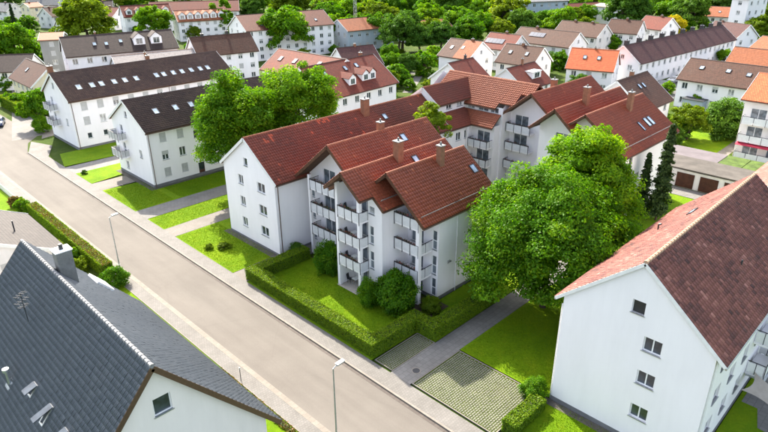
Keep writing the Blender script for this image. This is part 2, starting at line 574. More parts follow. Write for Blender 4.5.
def tile_layer(O, e, u, n, length, slope, tw, tl, prof, tintfn, skip=None, a0=0.0):
    O, e, u, n = [np.array(v, float) for v in (O, e, u, n)]
    nx, ny = max(1, int(round(length / tw))), max(1, int(round(slope / tl)))
    tw, tl = length / nx, slope / ny
    V0, F0 = tile_proto(tw, tl, PROF[prof], .05)
    I, J = np.meshgrid(np.arange(nx), np.arange(ny), indexing='ij')
    I, J = I.ravel(), J.ravel()
    if skip is not None:
        keep = ~skip(I, J)
        I, J = I[keep], J[keep]
    N = len(I)
    jit = RNG.normal(0, .004, (N, 1))
    A = I[:, None] * tw + V0[None, :, 0]
    B = J[:, None] * tl + V0[None, :, 1]
    C = V0[None, :, 2] + jit
    P = O + A[..., None] * e + B[..., None] * u + C[..., None] * n
    F = (F0[None] + (np.arange(N) * len(V0))[:, None, None]).reshape(-1, 4)
    t = np.clip(tintfn(I, J, nx, ny), 0, 1)
    return P.reshape(-1, 3), F, np.repeat(t, len(F0)), (nx, ny, tw, tl)


def tint_plain(base=.5, sd=.16, newp=0.0, patches=()):
    def fn(I, J, nx, ny):
        t = RNG.normal(base, sd * .6, len(I)).clip(0, .92)
        # slow drift along the roof
        t += .12 * np.sin(I * .21 + J * .13) * RNG.random() + .05
        if newp:
            t[RNG.random(len(I)) < newp] = 1.0
        for (i0, i1, j0, j1) in patches:
            s = (I >= i0 * nx) & (I <= i1 * nx) & (J >= j0 * ny) & (J <= j1 * ny) & (RNG.random(len(I)) < .55)
            t[s] = 1.0
        return t
    return fn


class Bld:
    """one building: a root Empty and its parts, in local coordinates minus 'off'"""

    def __init__(s, name, label, cat='building', loc=(0, 0, 0), rz=0.0, off=(0, 0, 0), group=None):
        s.root = thing(name, label, cat, loc, rz, group)
        s.off = off

    def g(s):
        return G(s.off)

    # ---- walls with real openings
    def volume(s, x0, x1, y0, y1, yc, zr, t, wall='white', holes=None, swap=False, z0=0.0, faces='-x +x -y +y', plinth=0.0, depth=0.13, flat=None, name='wall'):
        holes = holes or {}
        T = (lambda a, b: (b, a)) if swap else (lambda a, b: (a, b))

        def top(y):
            return flat if flat is not None else zr - t * abs(y - yc)
        g = s.g()
        pl = s.g()
        specs = []
        if '-x' in faces:
            specs.append(('-x', (x0, y1), (0, -1), y1 - y0))
        if '+x' in faces:
            specs.append(('+x', (x1, y0), (0, 1), y1 - y0))
        if '-y' in faces:
            specs.append(('-y', (x0, y0), (1, 0), x1 - x0))
        if '+y' in faces:
            specs.append(('+y', (x1, y1), (-1, 0), x1 - x0))
        for nm, o, d, L in specs:
            nrm = (d[1], -d[0])
            if nm in ('-x', '+x'):
                ya, yb = (y1, y0) if nm == '-x' else (y0, y1)
                out = [(0, z0), (L, z0), (L, top(yb))]
                if flat is None and y0 < yc < y1:
                    out.append((abs(yc - ya), zr))
                out.append((0, top(ya)))
            else:
                zt = top(y0 if nm == '-y' else y1)
                out = [(0, z0), (L, z0), (L, zt), (0, zt)]

            def W(sx, z, dep=0.0):
                a, b = o[0] + d[0] * sx - nrm[0] * dep, o[1] + d[1] * sx - nrm[1] * dep
                a, b = T(a, b)
                return (a, b, z)
            loops = [[Vector((p[0], p[1], 0)) for p in out]]
            hs = []
            for hdef in holes.get(nm, []):
                c, zc, ww, hh = hdef[:4]
                st = hdef[4] if len(hdef) > 4 else 'double'
                sx = (c - o[0]) * d[0] if d[0] else (c - o[1]) * d[1]
                hs.append((sx, zc, ww, hh, st))
                a, b = sx - ww / 2, sx + ww / 2
                z1, z2 = zc - hh / 2, zc + hh / 2
                loops.append([Vector((a, z1, 0)), Vector((a, z2, 0)), Vector((b, z2, 0)), Vector((b, z1, 0))])
            tris = tessellate_polygon(loops)
            pts = [p for l in loops for p in l]
            base = len(g.v)
            for p in pts:
                g.vert(W(p.x, p.y))
            for tri in tris:
                g.f.append([base + i for i in tri])
            for (sx, zc, ww, hh, st) in hs:
                a, b, z1, z2 = sx - ww / 2, sx + ww / 2, zc - hh / 2, zc + hh / 2
                for (p, q) in (((a, z1), (b, z1)), ((b, z1), (b, z2)), ((b, z2), (a, z2)), ((a, z2), (a, z1))):
                    g.poly([W(*p), W(*q), W(*q, depth), W(*p, depth)])
                ca, cb = T(o[0] + d[0] * sx, o[1] + d[1] * sx)
                na, nb = T(*nrm)
                s.window(Vector((ca, cb, zc)), (na, nb), ww, hh, st, depth)
            if plinth:
                a0, a1 = -0.03, L + 0.03
                q = [W(a0, 0, -.03), W(a1, 0, -.03), W(a1, plinth, -.03), W(a0, plinth, -.03)]
                pl.poly(q)
                pl.poly([q[3], q[2], W(a1, plinth, .05), W(a0, plinth, .05)])
        o = g.build(name, wall, s.root)
        if plinth and pl.f:
            pl.build('plinth', 'plinth', s.root)
        return o

    CACHE = {}

    def window(s, c, nrm, w, h, style, depth):
        """window set in its opening: local x along wall, -y outward"""
        ang = math.atan2(nrm[1], nrm[0]) + math.pi / 2
        key = (round(w, 2), round(h, 2), style)
        if key not in Bld.CACHE:
            fr, pn, si, sh = G(), G(), G(), None
            a, z = w / 2 - .002, h / 2 - .002
            b = 0.065
            yo, yi = depth - .05, depth + .03
            if style not in ('open', 'dark'):
                fr.box(-a, -a + b, yo, yi, -z, z).box(a - b, a, yo, yi, -z, z)
                fr.box(-a + b, a - b, yo, yi, z - b, z).box(-a + b, a - b, yo, yi, -z, -z + b)
                if style in ('double', 'blind', 'half', 'curtain') and w > .85:
                    fr.box(-b * .6, b * .6, yo - .004, yi, -z + b, z - b)
                if style == 'tall':
                    fr.box(-a + b, a - b, yo - .004, yi, -z * .1, -z * .1 + b)
                if style == 'multi':
                    k = max(2, int(round(w / .9)))
                    for i in range(1, k):
                        xx = -a + 2 * a * i / k
                        fr.box(xx - b * .5, xx + b * .5, yo - .004, yi, -z + b, z - b)
                if style == 'door':
                    fr.box(-a + b, a - b, yo + .01, yi, -z + b, -z * .2)
            else:
                fr.box(-a, -a + .03, yo, yi, -z, z).box(a - .03, a, yo, yi, -z, z).box(-a, a, yo, yi, z - .03, z)
            pn.poly([(-a, depth + .005, -z), (a, depth + .005, -z), (a, depth + .005, z), (-a, depth + .005, z)])
            if style != 'door':
                si.box(-w / 2 - .06, w / 2 + .06, -.07, depth - .01, -h / 2 - .05, -h / 2 + .0)
            if style in ('blind', 'half'):
                sh = G()
                zb = -z + .01 if style == 'blind' else z * .1
                nn = max(3, int((z - zb) / .12))
                for i in range(nn):
                    z1 = z - (z - zb) * i / nn
                    z2 = z - (z - zb) * (i + 1) / nn
                    sh.poly([(-a, depth - .075, z1), (a, depth - .075, z1), (a, depth - .06, z2), (-a, depth - .06, z2)])
            pm = {'multi': 'balcglass', 'tall': 'balcglass', 'open': 'black', 'dark': 'black', 'curtain': 'curtain', 'door': 'glass'}.get(style, 'glass')
            fm = 'doorwood' if style == 'door' and w < 1.3 else 'frame'
            Bld.CACHE[key] = (fr.mesh('window', fm), pn.mesh('pane', pm), si.mesh('sill', 'zinc' if style != 'blind' else 'trim') if si.f else None,
                              sh.mesh('shutter', 'shutter') if sh else None)
        fr, pn, si, sh = Bld.CACHE[key]
        loc = c - Vector(s.off)
        wo = ob('door' if style == 'door' else 'window', fr, s.root, loc, ang)
        ob('pane', pn, wo)
        if si:
            ob('sill', si, wo)
        if sh:
            ob('shutter', sh, wo)
        return wo

    # ---- a gabled roof; ridge along x (or y when swap)
    def roof(s, x0, x1, yc, zr, t, yL, yR, mat, th=.16, tiles=None, tint=None, ridge='ridge_red', trim='trim', gutter='copper', swap=False, tw=.30, tl=.36,
             sides=(-1, 1), name='roof', single=False, ridge_parts=False, ridge_r=.13):
        T = (lambda v: Vector((v[1], v[0], v[2]))) if swap else Vector
        g, vbs, gus = s.g(), [], []
        frames = {}
        nn = math.sqrt(1 + t * t)
        tl_v, tl_f, tl_t, cnt = [], [], [], 0
        for sd in sides:
            ye = yL if sd < 0 else yR
            run = abs(ye - yc)
            if run < .05:
                continue
            sl_ = run * nn
            O = T((x0, ye, zr - t * run))
            e, u, n = T((1, 0, 0)), T((0, -sd / nn, t / nn)), T((0, sd * t / nn, 1 / nn))
            L = x1 - x0
            frames[sd] = (O, e, u, n, L, sl_, th)
            g.obox(O, e, u, n, 0, L, 0, sl_ + (th * t if not single else 0), 0, th, uv=True)
            if trim:
                vbs.append(s.g().obox(O, e, u, n, -.035, -.003, -.02, sl_ + .05, -.10, th + .05))
                vbs.append(s.g().obox(O, e, u, n, L + .003, L + .035, -.02, sl_ + .05, -.10, th + .05))
            if gutter:
                pp = O - u * .07 + n * (-.0)
                gus.append(s.g().tube(pp, pp + e * L, .075, n=6))
            if tiles:
                V, F, tt, info = tile_layer(O + n * th, e, u, n, L, sl_ + th * t * .8, tw, tl, tiles, tint or tint_plain())
                tl_v.append(V - np.array(s.off))
                tl_f.append(F + cnt)
                tl_t.append(tt)
                cnt += len(V)
        ro = g.build(name, mat if not tiles else 'soil', s.root)
        if tiles:
            to = ob('roof_tiles', npmesh('roof_tiles', np.concatenate(tl_v), np.concatenate(tl_f), mat, np.concatenate(tl_t)), ro)
            to['kind'] = 'stuff'
        for q in vbs:
            q.build('verge_board', trim, ro)
        for q in gus:
            q.build('gutter', gutter, ro)
        if ridge:
            ztop = zr + th * nn + (.03 if tiles else 0)
            if ridge_parts:
                k = int((x1 - x0) / .38)
                st = (x1 - x0) / k
                pm = s_ridge(st, ridge_r, ridge)
                for i in range(k):
                    p = T((x0 + i * st, yc, ztop - .05)) - Vector(s.off)
                    ob('ridge_tile', pm, ro, p, math.pi / 2 if swap else 0)
            else:
                rg = s.g()
                k = max(1, int((x1 - x0) / .45))
                st = (x1 - x0) / k
                for i in range(k):
                    a = T((x0 + i * st, yc, ztop - .05))
                    b = T((x0 + (i + 1) * st + .03, yc, ztop - .05))
                    rg.tube(a, b, ridge_r * 1.05, ridge_r * .92, 6, False)
                r_ = rg.build('ridge_tiles', ridge, ro)
                r_['kind'] = 'stuff'
        return ro, frames

    def skylight(s, fr, a, b, w=.8, h=1.2, open_=False):
        O, e, u, n, L, sl_, th = fr
        z = th + .05
        g = s.g()
        for (p0, p1, q0, q1) in ((a - w / 2, a - w / 2 + .08, b, b + h), (a + w / 2 - .08, a + w / 2, b, b + h), (a - w / 2 + .08, a + w / 2 - .08, b, b + .08), (a - w / 2 + .08, a + w / 2 - .08, b + h - .08, b + h)):
            g.obox(O, e, u, n, p0, p1, q0, q1, th - .05, z + .09)
        f = g.build('skylight', 'dark' if not open_ else 'zinc', s.root)
        p = s.g()
        if open_:
            top = O + u * (b + h) + n * (z + .08)
            d = (u * -math.cos(.5) + n * math.sin(.5))
            p.obox(top, e, d, d.cross(e), a - w / 2, a + w / 2, 0, h, -.02, .03)
        else:
            p.obox(O, e, u, n, a - w / 2 + .07, a + w / 2 - .07, b + .07, b + h - .07, z, z + .06)
        p.build('pane', 'skyglass' if not open_ else 'glass', f)
        return f

    def chimney(s, x, y, z0, z1, w=.6, d=.6, mat='chim', cap='dullzinc'):
        g = s.g().box(x - w / 2, x + w / 2, y - d / 2, y + d / 2, z0, z1)
        c = g.build('chimney', mat, s.root)
        s.g().box(x - w / 2 - .06, x + w / 2 + .06, y - d / 2 - .06, y + d / 2 + .06, z1 + .002, z1 + .09).build('chimney_cap', cap, c)
        s.g().tube((x, y, z1 + .09), (x, y, z1 + .4), .11, .09, 8).build('chimney_pot', cap, c)
        return c

    def downpipe(s, x, y, z0, z1, mat='copper'):
        s.g().tube((x, y, z0), (x, y, z1), .05, n=6).build('downpipe', mat, s.root)

    # ---- dormer with its own little gable, front facing -y (sd=-1) or +y of a roof with ridge along x
    def dormer(s, x, yf, z0, w, h, depth, mat, sd=-1, wall='white', shed=False):
        g = s.g()
        yb = yf - sd * depth
        zt = z0 + h
        if shed:
            g.box(x - w / 2, x + w / 2, min(yf, yb), max(yf, yb), z0 - .6, zt)
            o = g.build('dormer', wall, s.root)
            s.g().box(x - w / 2 - .15, x + w / 2 + .15, min(yf, yb) - .15, max(yf, yb) + .15, zt + .003, zt + .12).build('dormer_roof', mat, o)
        else:
            pk = zt + w * .4
            pts = [(x - w / 2, z0 - .6), (x + w / 2, z0 - .6), (x + w / 2, zt), (x, pk), (x - w / 2, zt)]
            g.poly([(p, yf, z) for p, z in pts])
            g.poly([(x - w / 2, yf, z0 - .6), (x - w / 2, yf, zt), (x - w / 2, yb, zt), (x - w / 2, yb, z0 - .6)])
            g.poly([(x + w / 2, yf, z0 - .6), (x + w / 2, yf, zt), (x + w / 2, yb, zt), (x + w / 2, yb, z0 - .6)])
            o = g.build('dormer', wall, s.root)
            r = s.g()
            for k in (-1, 1):
                a = Vector((x + k * (w / 2 + .2), yf + sd * .2, zt - .16 + .05))
                uu = Vector((-k, 0, .8)).normalized()
                r.obox(a, Vector((0, -sd, 0)), uu, Vector((k * .8, 0, 1)).normalized(), 0, depth + .3, 0, (w / 2 + .2) * 1.29, 0, .1, uv=True)
            r.build('dormer_roof', mat, o)
        wn = s.g().box(x - w * .32, x + w * .32, yf + sd * .04 - .03, yf + sd * .04 + .03, z0 + .1, zt - .1)
        f = wn.build('dormer_window', 'frame', o)
        yy = yf + sd * .075
        gp = s.g()
        gp.poly([(x - w * .27, yy, z0 + .17), (x - .03, yy, z0 + .17), (x - .03, yy, zt - .17), (x - w * .27, yy, zt - .17)])
        gp.poly([(x + .03, yy, z0 + .17), (x + w * .27, yy, z0 + .17), (x + w * .27, yy, zt - .17), (x + .03, yy, zt - .17)])
        gp.build('dormer_pane', 'glass', o)
        return o

    # ---- balcony whose front looks to -x (front x = xf) between y0 and y1
    def balcony(s, xf, xb, y0, y1, z, n=3, sides=(False, True), plants=True, flip='x', panel='panelgrey', seedv=0):
        T = (lambda x, y: (x, y)) if flip == 'x' else (lambda x, y: (y, x))

        def bx(g, xa, xb_, ya, yb, za, zb):
            a, b = T(xa, ya), T(xb_, yb)
            g.box(min(a[0], b[0]), max(a[0], b[0]), min(a[1], b[1]), max(a[1], b[1]), za, zb)
        g = s.g()
        bx(g, xf, xb, y0, y1, z - .18, z)
        o = g.build('balcony', 'white', s.root)
        sgn = 1 if xb > xf else -1
        pst = s.g()
        for i in range(n + 1):
            y = y0 + .03 + (y1 - y0 - .06) * i / n
            bx(pst, xf - sgn * .07, xf - sgn * .02, y - .025, y + .025, z - .25, z + 1.0)
        bx(pst, xf - sgn * .07, xf - sgn * .01, y0, y1, z + 1.0, z + 1.05)
        for k, yy in ((0, y0), (1, y1)):
            if sides[k]:
                bx(pst, xf, xb, yy - .025, yy + .025, z + 1.0, z + 1.05)
                bx(pst, (xf + xb) / 2 - .025, (xf + xb) / 2 + .025, yy - .02, yy + .02, z, z + 1.0)
        pst.build('railing', 'dark', o)
        for i in range(n):
            a = y0 + .03 + (y1 - y0 - .06) * i / n + .05
            b = y0 + .03 + (y1 - y0 - .06) * (i + 1) / n - .05
            p = s.g()
            bx(p, xf - sgn * .06, xf - sgn * .035, a, b, z + .02, z + .93)
            p.build('panel', panel, o)
        for k, yy in ((0, y0), (1, y1)):
            if sides[k]:
                p = s.g()
                bx(p, xf + sgn * .06, xb - sgn * .04, yy - .012, yy + .012, z + .05, z + .93)
                p.build('panel', panel, o)
        if plants:
            p = s.g()
            bx(p, xf + sgn * .03, xf + sgn * .22, y0 + .1, y1 - .1, z + .72, z + .93)
            p.build('flower_box', 'soil', o)
            rr = np.random.default_rng(int(abs(z * 100 + y0 * 7 + seedv)))
            N = 160
            P = np.stack([xf + sgn * (.12 + rr.normal(0, .07, N)), rr.uniform(y0 + .1, y1 - .1, N), z + .95 + np.abs(rr.normal(0, .09, N))], 1)
            if flip != 'x':
                P = P[:, [1, 0, 2]]
            V, F, tt = leafcards(P - np.array(s.off), .07, rr)
            po = ob('plants', npmesh('plants', V, F, 'flower', tt), o)
            po['kind'] = 'stuff'
        return o


_RC = {}


def s_ridge(st, r, mat):
    k = (round(st, 3), r, mat)
    if k not in _RC:
        g = G()
        g.tube((0, 0, 0), (st + .02, 0, 0), r * 1.1, r * .9, 8, True)
        g.tube((-.01, 0, 0), (.05, 0, 0), r * 1.22, r * 1.22, 8, True)
        _RC[k] = g.mesh('ridge_tile', mat)
    return _RC[k]


# ------------------------------------------------------------------ leaves
def leafcards(P, size, rr, out=None, flat=0.5, var=.35):
    N = len(P)
    nrm = rr.normal(0, 1, (N, 3))
    if out is not None:
        nrm = nrm * .75 + out * 1.0
    nrm[:, 2] = np.abs(nrm[:, 2]) + flat
    nrm /= np.linalg.norm(nrm, axis=1, keepdims=True)
    h = rr.normal(0, 1, (N, 3))
    a = np.cross(nrm, h)
    a /= np.linalg.norm(a, axis=1, keepdims=True)
    b = np.cross(nrm, a)
    s = size * rr.uniform(1 - var, 1 + var, (N, 1))
    a, b = a * s, b * s * .62
    V = np.stack([P - a, P - b * .9 + nrm * s * .12, P + a, P + b + nrm * s * .12], 1).reshape(-1, 3)
    F = np.arange(4 * N).reshape(N, 4)
    return V, F, rr.uniform(0, 1, N)


def crown_points(R, n_clump, n_leaf, rr, shape='round', clump=.24, hollow=.45, cull=-.45):
    rx, ry, rz = R
    d = rr.normal(0, 1, (n_clump, 3))
    d /= np.linalg.norm(d, axis=1, keepdims=True)
    if shape == 'round':
        low = d[:, 2] < cull
        d[low, 2] *= -.6
        d /= np.linalg.norm(d, axis=1, keepdims=True)
        ph = rr.uniform(0, 6.28, 6)
        az = np.arctan2(d[:, 1], d[:, 0])
        lob = 1 + .13 * np.sin(3 * az + ph[0] + 2 * d[:, 2]) + .10 * np.sin(5 * az + ph[1]) + .09 * np.sin(7 * d[:, 2] + ph[2]) + rr.normal(0, .06, n_clump)
        rad = rr.uniform(hollow, 1, n_clump) ** .5 * lob * .86
        C = d * rad[:, None] * np.array(R)
        C[:, :2] *= (1 - .18 * np.clip(C[:, 2:3] / rz, 0, 1))
    elif shape == 'tall':
        z = rr.uniform(-1, 1, n_clump)
        prof = np.sqrt(np.clip(1 - (z * .98) ** 2, 0, 1)) * (1 - .35 * z)
        az = rr.uniform(0, 6.28, n_clump)
        q = rr.uniform(.35, 1, n_clump) ** .5 * prof
        C = np.stack([rx * q * np.cos(az), ry * q * np.sin(az), z * rz], 1)
    per = np.maximum(4, rr.poisson(n_leaf / n_clump, n_clump))
    idx = np.repeat(np.arange(n_clump), per)
    cr = clump * (rx + rz) / 2 * rr.uniform(.6, 1.25, n_clump)
    off = rr.normal(0, 1, (len(idx), 3))
    off /= np.linalg.norm(off, axis=1, keepdims=True)
    off *= rr.uniform(.25, 1, (len(idx), 1)) ** .6
    off[:, 2] *= .62
    P = C[idx] + off * cr[idx][:, None]
    out = off + .6 * C[idx] / np.array(R)
    tcl = rr.uniform(0, 1, n_clump)[idx]
    return P, out, tcl, C


def make_crown(name, R, n_clump, n_leaf, leaf, seed, mat, shape='round', clump=.24, zc=0.0, cull=-.45):
    rr = np.random.default_rng(seed)
    P, out, tcl, C = crown_points(R, n_clump, n_leaf, rr, shape, clump, cull=cull)
    P[:, 2] += zc
    if cull < -.5:
        P[:, 2] = np.where(P[:, 2] < .04, .04 + np.abs(P[:, 2]) * .3, P[:, 2])
    C[:, 2] += zc
    V, F, t = leafcards(P, leaf, rr, out)
    return npmesh(name, V, F, mat, np.clip(.55 * t + .45 * tcl, 0, 1)), C


def make_trunk(R, zc, seed, r0, C, nl=9, name='trunk'):
    rr = random.Random(seed)
    g = G()
    zt = zc + R[2] * .35
    pts = [Vector((0, 0, -.1))]
    for i in range(1, 5):
        pts.append(Vector((rr.uniform(-.12, .12) * i * .5, rr.uniform(-.12, .12) * i * .5, zt * i / 4)))
    for i in range(4):
        g.tube(pts[i], pts[i + 1], r0 * (1.15 - .24 * i), r0 * (1.15 - .24 * (i + 1)), 8, i == 3)
    for k in range(min(nl, len(C))):
        c = Vector(C[rr.randrange(len(C))])
        b0 = pts[2].lerp(pts[4], rr.random())
        m = b0.lerp(c, .5) + Vector((0, 0, -.25))
        g.tube(b0, m, r0 * .42, r0 * .26, 6, False)
        g.tube(m, b0.lerp(c, .92), r0 * .26, r0 * .06, 5, False)
    return g.mesh(name, 'bark')


def make_conifer(h, r, n_leaf, seed, leaf, mat='needle'):
    rr = np.random.default_rng(seed)
    nb = 220
    z = rr.uniform(.03, 1, nb) ** .85
    az = rr.uniform(0, 6.28, nb)
    ln = r * (1 - z) ** .8 * rr.uniform(.65, 1.15, nb) + .08
    per = n_leaf // nb
    V = []
    i = np.repeat(np.arange(nb), per)
    f = rr.uniform(.1, 1, len(i))
    rad = ln[i] * f
    P = np.stack([rad * np.cos(az[i]), rad * np.sin(az[i]), .5 + z[i] * (h - .5) - .28 * rad + rr.normal(0, .06, len(i))], 1)
    P[:, :2] += rr.normal(0, .10 + .09 * r * (1 - z[i])[:, None], (len(i), 2))
    out = np.stack([np.cos(az[i]), np.sin(az[i]), np.full(len(i), .2)], 1)
    V, F, t = leafcards(P, leaf, rr, out, .2)
    return npmesh('crown', V, F, mat, np.clip(t * .6 + .4 * f, 0, 1))


# ------------------------------------------------------------------ ground
gr = G()
gr.poly([(-1500, -1500, 0), (2500, -1500, 0), (2500, 2500, 0), (-1500, 2500, 0)])
structure(gr.build('ground', 'ground'))


def sheet(name, pts, z, mat, th=0.0):
    g = G()
    g.poly([(p[0], p[1], z) for p in pts])
    if th:
        k = len(pts)
        for i in range(k):
            a, b = pts[i], pts[(i + 1) % k]
            g.poly([(a[0], a[1], z - th), (b[0], b[1], z - th), (b[0], b[1], z), (a[0], a[1], z)])
    return structure(g.build(name, mat))


def rect(x0, x1, y0, y1):
    return [(x0, y0), (x1, y0), (x1, y1), (x0, y1)]


RX0, RX1 = 20.45, 26.72
KZ = .12
sheet('road', rect(RX0, RX1, -60, 112) + [], 0.008, 'road')
sheet('road', [(RX0 - .9, 112), (RX1, 112), (28.6, 118), (31.2, 121.5), (31.2, 150), (14, 150), (14, 128)], 0.008, 'road')
sheet('side_street', [(27.0, 121.5), (33.5, 121.5), (45.5, 168), (60, 230), (56, 231), (40.5, 169)], 0.016, 'pave')
sheet('driveway', [(31.2, 119.0), (41, 122), (41, 126.5), (33, 124)], 0.024, 'pathpave')
# pavements, raised by a kerb
sheet('pavement', [(RX1 + .17, -60), (28.4, -60), (28.4, 107), (31, 113), (29.2, 118.2), (RX1 + .17, 112)], KZ, 'pave', KZ)
sheet('pavement', [(19.15, -20), (RX0 - .17, -20), (RX0 - .17, 112), (18.6, 116), (18.6, 58), (19.15, 57)], KZ, 'pave', KZ)


def kerb(name, x0, x1, ya, yb, z0, z1, mat, st=1.0):
    g = G()
    y = ya
    while y < yb:
        g.box(x0, x1, y + .006, min(y + st, yb) - .006, z0, z1)
        y += st
    o = g.build(name, mat)
    o['kind'] = 'structure'
    return o


kerb('kerb', RX1, RX1 + .168, -20, 112, 0, KZ + .012, 'kerb')
kerb('kerb', RX0 - .168, RX0, -20, 112, 0, KZ + .004, 'gutterpale')
kerb('gutter_strip', RX1 - .30, RX1 - .004, -20, 112, 0, .016, 'gutterstone', .5)
kerb('gutter_strip', RX0 + .004, RX0 + .34, -20, 112, 0, .016, 'gutterpale', .5)

LZ = .13
lawns = [
    ([(28.4, 99.8), (36.5, 99.4), (43, 99.0), (43, 107), (30.2, 107)]),
    ([(28.4, 89.0), (34.0, 89.9), (36.2, 89.9), (36.2, 95.2), (28.4, 95.2)]),
    ([(28.4, 74.5), (62, 74.5), (62, 80.6), (34.1, 80.6), (34.1, 84.6), (28.4, 85.2)]),
    ([(28.4, 66.6), (60, 67.2), (60, 71.1), (28.4, 71.0)]),
    ([(28.4, 51.2), (34.2, 51.2), (34.2, 60.6), (60, 60.7), (60, 63.9), (28.4, 63.7)]),
    ([(28.4, 30.0), (36.5, 30.0), (36.5, 48.5), (28.4, 48.5)]),
    ([(34.1, 27.8), (66, 27.8), (66, 32.0), (36.5, 32.0), (36.5, 30.0), (34.1, 30.0)]),
    ([(34.75, 17.0), (66, 17.0), (66, 25.5), (34.75, 25.6)]),
    ([(28.4, -30), (34.7, -30), (34.7, 16.9), (28.4, 16.9)]),
    ([(34.7, -30), (90, -30), (90, 6.6), (34.7, 6.6)]),
]
for l in lawns:
    sheet('lawn', l, LZ, 'lawn')
sheet('path', rect(28.4, 62, 95.2, 99.3), LZ - .012, 'concrete')
sheet('path', rect(28.4, 36.0, 85.2, 88.95), LZ - .012, 'pathpave')
sheet('path', rect(28.4, 62, 71.1, 74.5), LZ - .012, 'concrete')
sheet('path', rect(28.4, 62, 63.8, 66.7), LZ - .012, 'pathpave')
sheet('path', [(28.4, 48.6), (38.5, 48.6), (38.5, 51.15), (28.4, 51.15)], LZ - .012, 'pathpave')
sheet('path', rect(28.42, 66, 25.62, 27.75), LZ - .02, 'concrete')
sheet('planting_bed', rect(36.5, 39, 31.2, 48), LZ - .03, 'mulch')
sheet('planting_bed', [(36.5, 30.6), (39.4, 30.6), (39.4, 33.2), (36.5, 33.2)], LZ + .012, 'mulch')
sheet('path', [(42, 1.5), (47, .5), (47, 5.2), (60, 4.8), (60, 6.3), (44.6, 6.3), (44.6, 5.2), (42.4, 4.6)], LZ + .012, 'concrete')
for (x0, x1, y0, y1) in ((33.3, 34.1, 79.9, 92), (34.1, 62, 79.95, 80.5), (33.35, 34.15, 50.0, 61)):
    sheet('drip_strip', rect(x0, x1, y0, y1), LZ + .01, 'terr')
sheet('drip_strip', [(34.05, 6.0), (34.7, 6.0), (34.7, 17.2), (34.05, 17.2)], LZ + .01, 'terr')


# grass pavers: blocks with grass joints
def pavers(x0, x1, y0, y1):
    sheet('paver_bed', rect(x0, x1, y0, y1), .105, 'joint')
    g = G()
    bw, bl, jx, jy = .115, .20, .05, .08
    y = y0 + .1
    r = 0
    while y + bw < y1 - .05:
        x = x0 + .1 - (.13 if r % 2 else 0)
        while x < x1 - .1:
            a, b = max(x, x0 + .08), min(x + bl, x1 - .08)
            if b - a > .06:
                z = .128 + random.uniform(-.006, .008)
                dx, dy = random.uniform(-.008, .008), random.uniform(-.008, .008)
                g.box(a + dx, b + dx, y + dy, y + bw + dy, .09, z)
            x += bl + jx
        y += bw + jy
        r += 1
    o = g.build('pavers', 'paver')
    o['kind'] = 'stuff'
    tag(o, 'grass-jointed paving blocks in rows on the parking bay', 'paving')
    e = G()
    for (a, b, c, d) in ((x0 - .08, x0, y0 - .08, y1 + .08), (x1, x1 + .08, y0 - .08, y1 + .08), (x0, x1, y0 - .08, y0), (x0, x1, y1, y1 + .08)):
        e.box(a, b, c, d, .05, .14)
    structure(e.build('edging', 'kerb'))
    return o


tag(pavers(28.7, 34.55, 17.75, 25.5), 'large bay of grass-jointed paving blocks beside the tall white gable wall', 'paving')
tag(pavers(28.75, 33.95, 27.85, 29.75), 'small bay of grass-jointed paving blocks beside the clipped hedge corner', 'paving')

mh = thing('manhole_cover', 'round iron manhole cover in the path by the paving bays', 'manhole', (30.05, 26.4, .112))
g = G()
g.tube((0, 0, 0), (0, 0, .016), .30, .30, 20)
g.build('lid', 'dark', mh)
g = G()
for i in range(20):
    a, b = 2 * math.pi * i / 20, 2 * math.pi * (i + 1) / 20
    g.poly([(r * math.cos(t), r * math.sin(t), .012) for r, t in ((.32, a), (.40, a), (.40, b), (.32, b))])
g.build('rim', 'kerb', mh)


# grass blades on the near lawns
def blades(rects, n, seed):
    rr = np.random.default_rng(seed)
    P = []
    ar = np.array([(r[1] - r[0]) * (r[3] - r[2]) for r in rects])
    for r, c in zip(rects, (ar / ar.sum() * n).astype(int)):
        P.append(np.stack([rr.uniform(r[0], r[1], c), rr.uniform(r[2], r[3], c), np.full(c, LZ)], 1))
    P = np.concatenate(P)
    N = len(P)
    az = rr.uniform(0, 6.28, N)
    hh = rr.uniform(.03, .09, N)
    wv = np.stack([np.cos(az), np.sin(az), np.zeros(N)], 1) * rr.uniform(.012, .03, (N, 1))
    tip = P + np.stack([rr.normal(0, .03, N), rr.normal(0, .03, N), hh], 1)
    V = np.stack([P - wv, P + wv, tip], 1).reshape(-1, 3)
    return npmesh('grass', V, np.arange(3 * N).reshape(N, 3), 'blade', rr.uniform(0, 1, N))


go = ob('grass', blades([(29.9, 34.6, 31.6, 47.2), (34.9, 46, 17.4, 25.4), (28.5, 34.0, 51.4, 63.5), (28.5, 34.6, 0, 16), (28.5, 50, 66.7, 71), (28.5, 34, 74.7, 84.6), (35, 50, 74.7, 80)], 110000, 3))
go['kind'] = 'stuff'
tag(go, 'short green grass blades on the lawns along the road', 'grass')


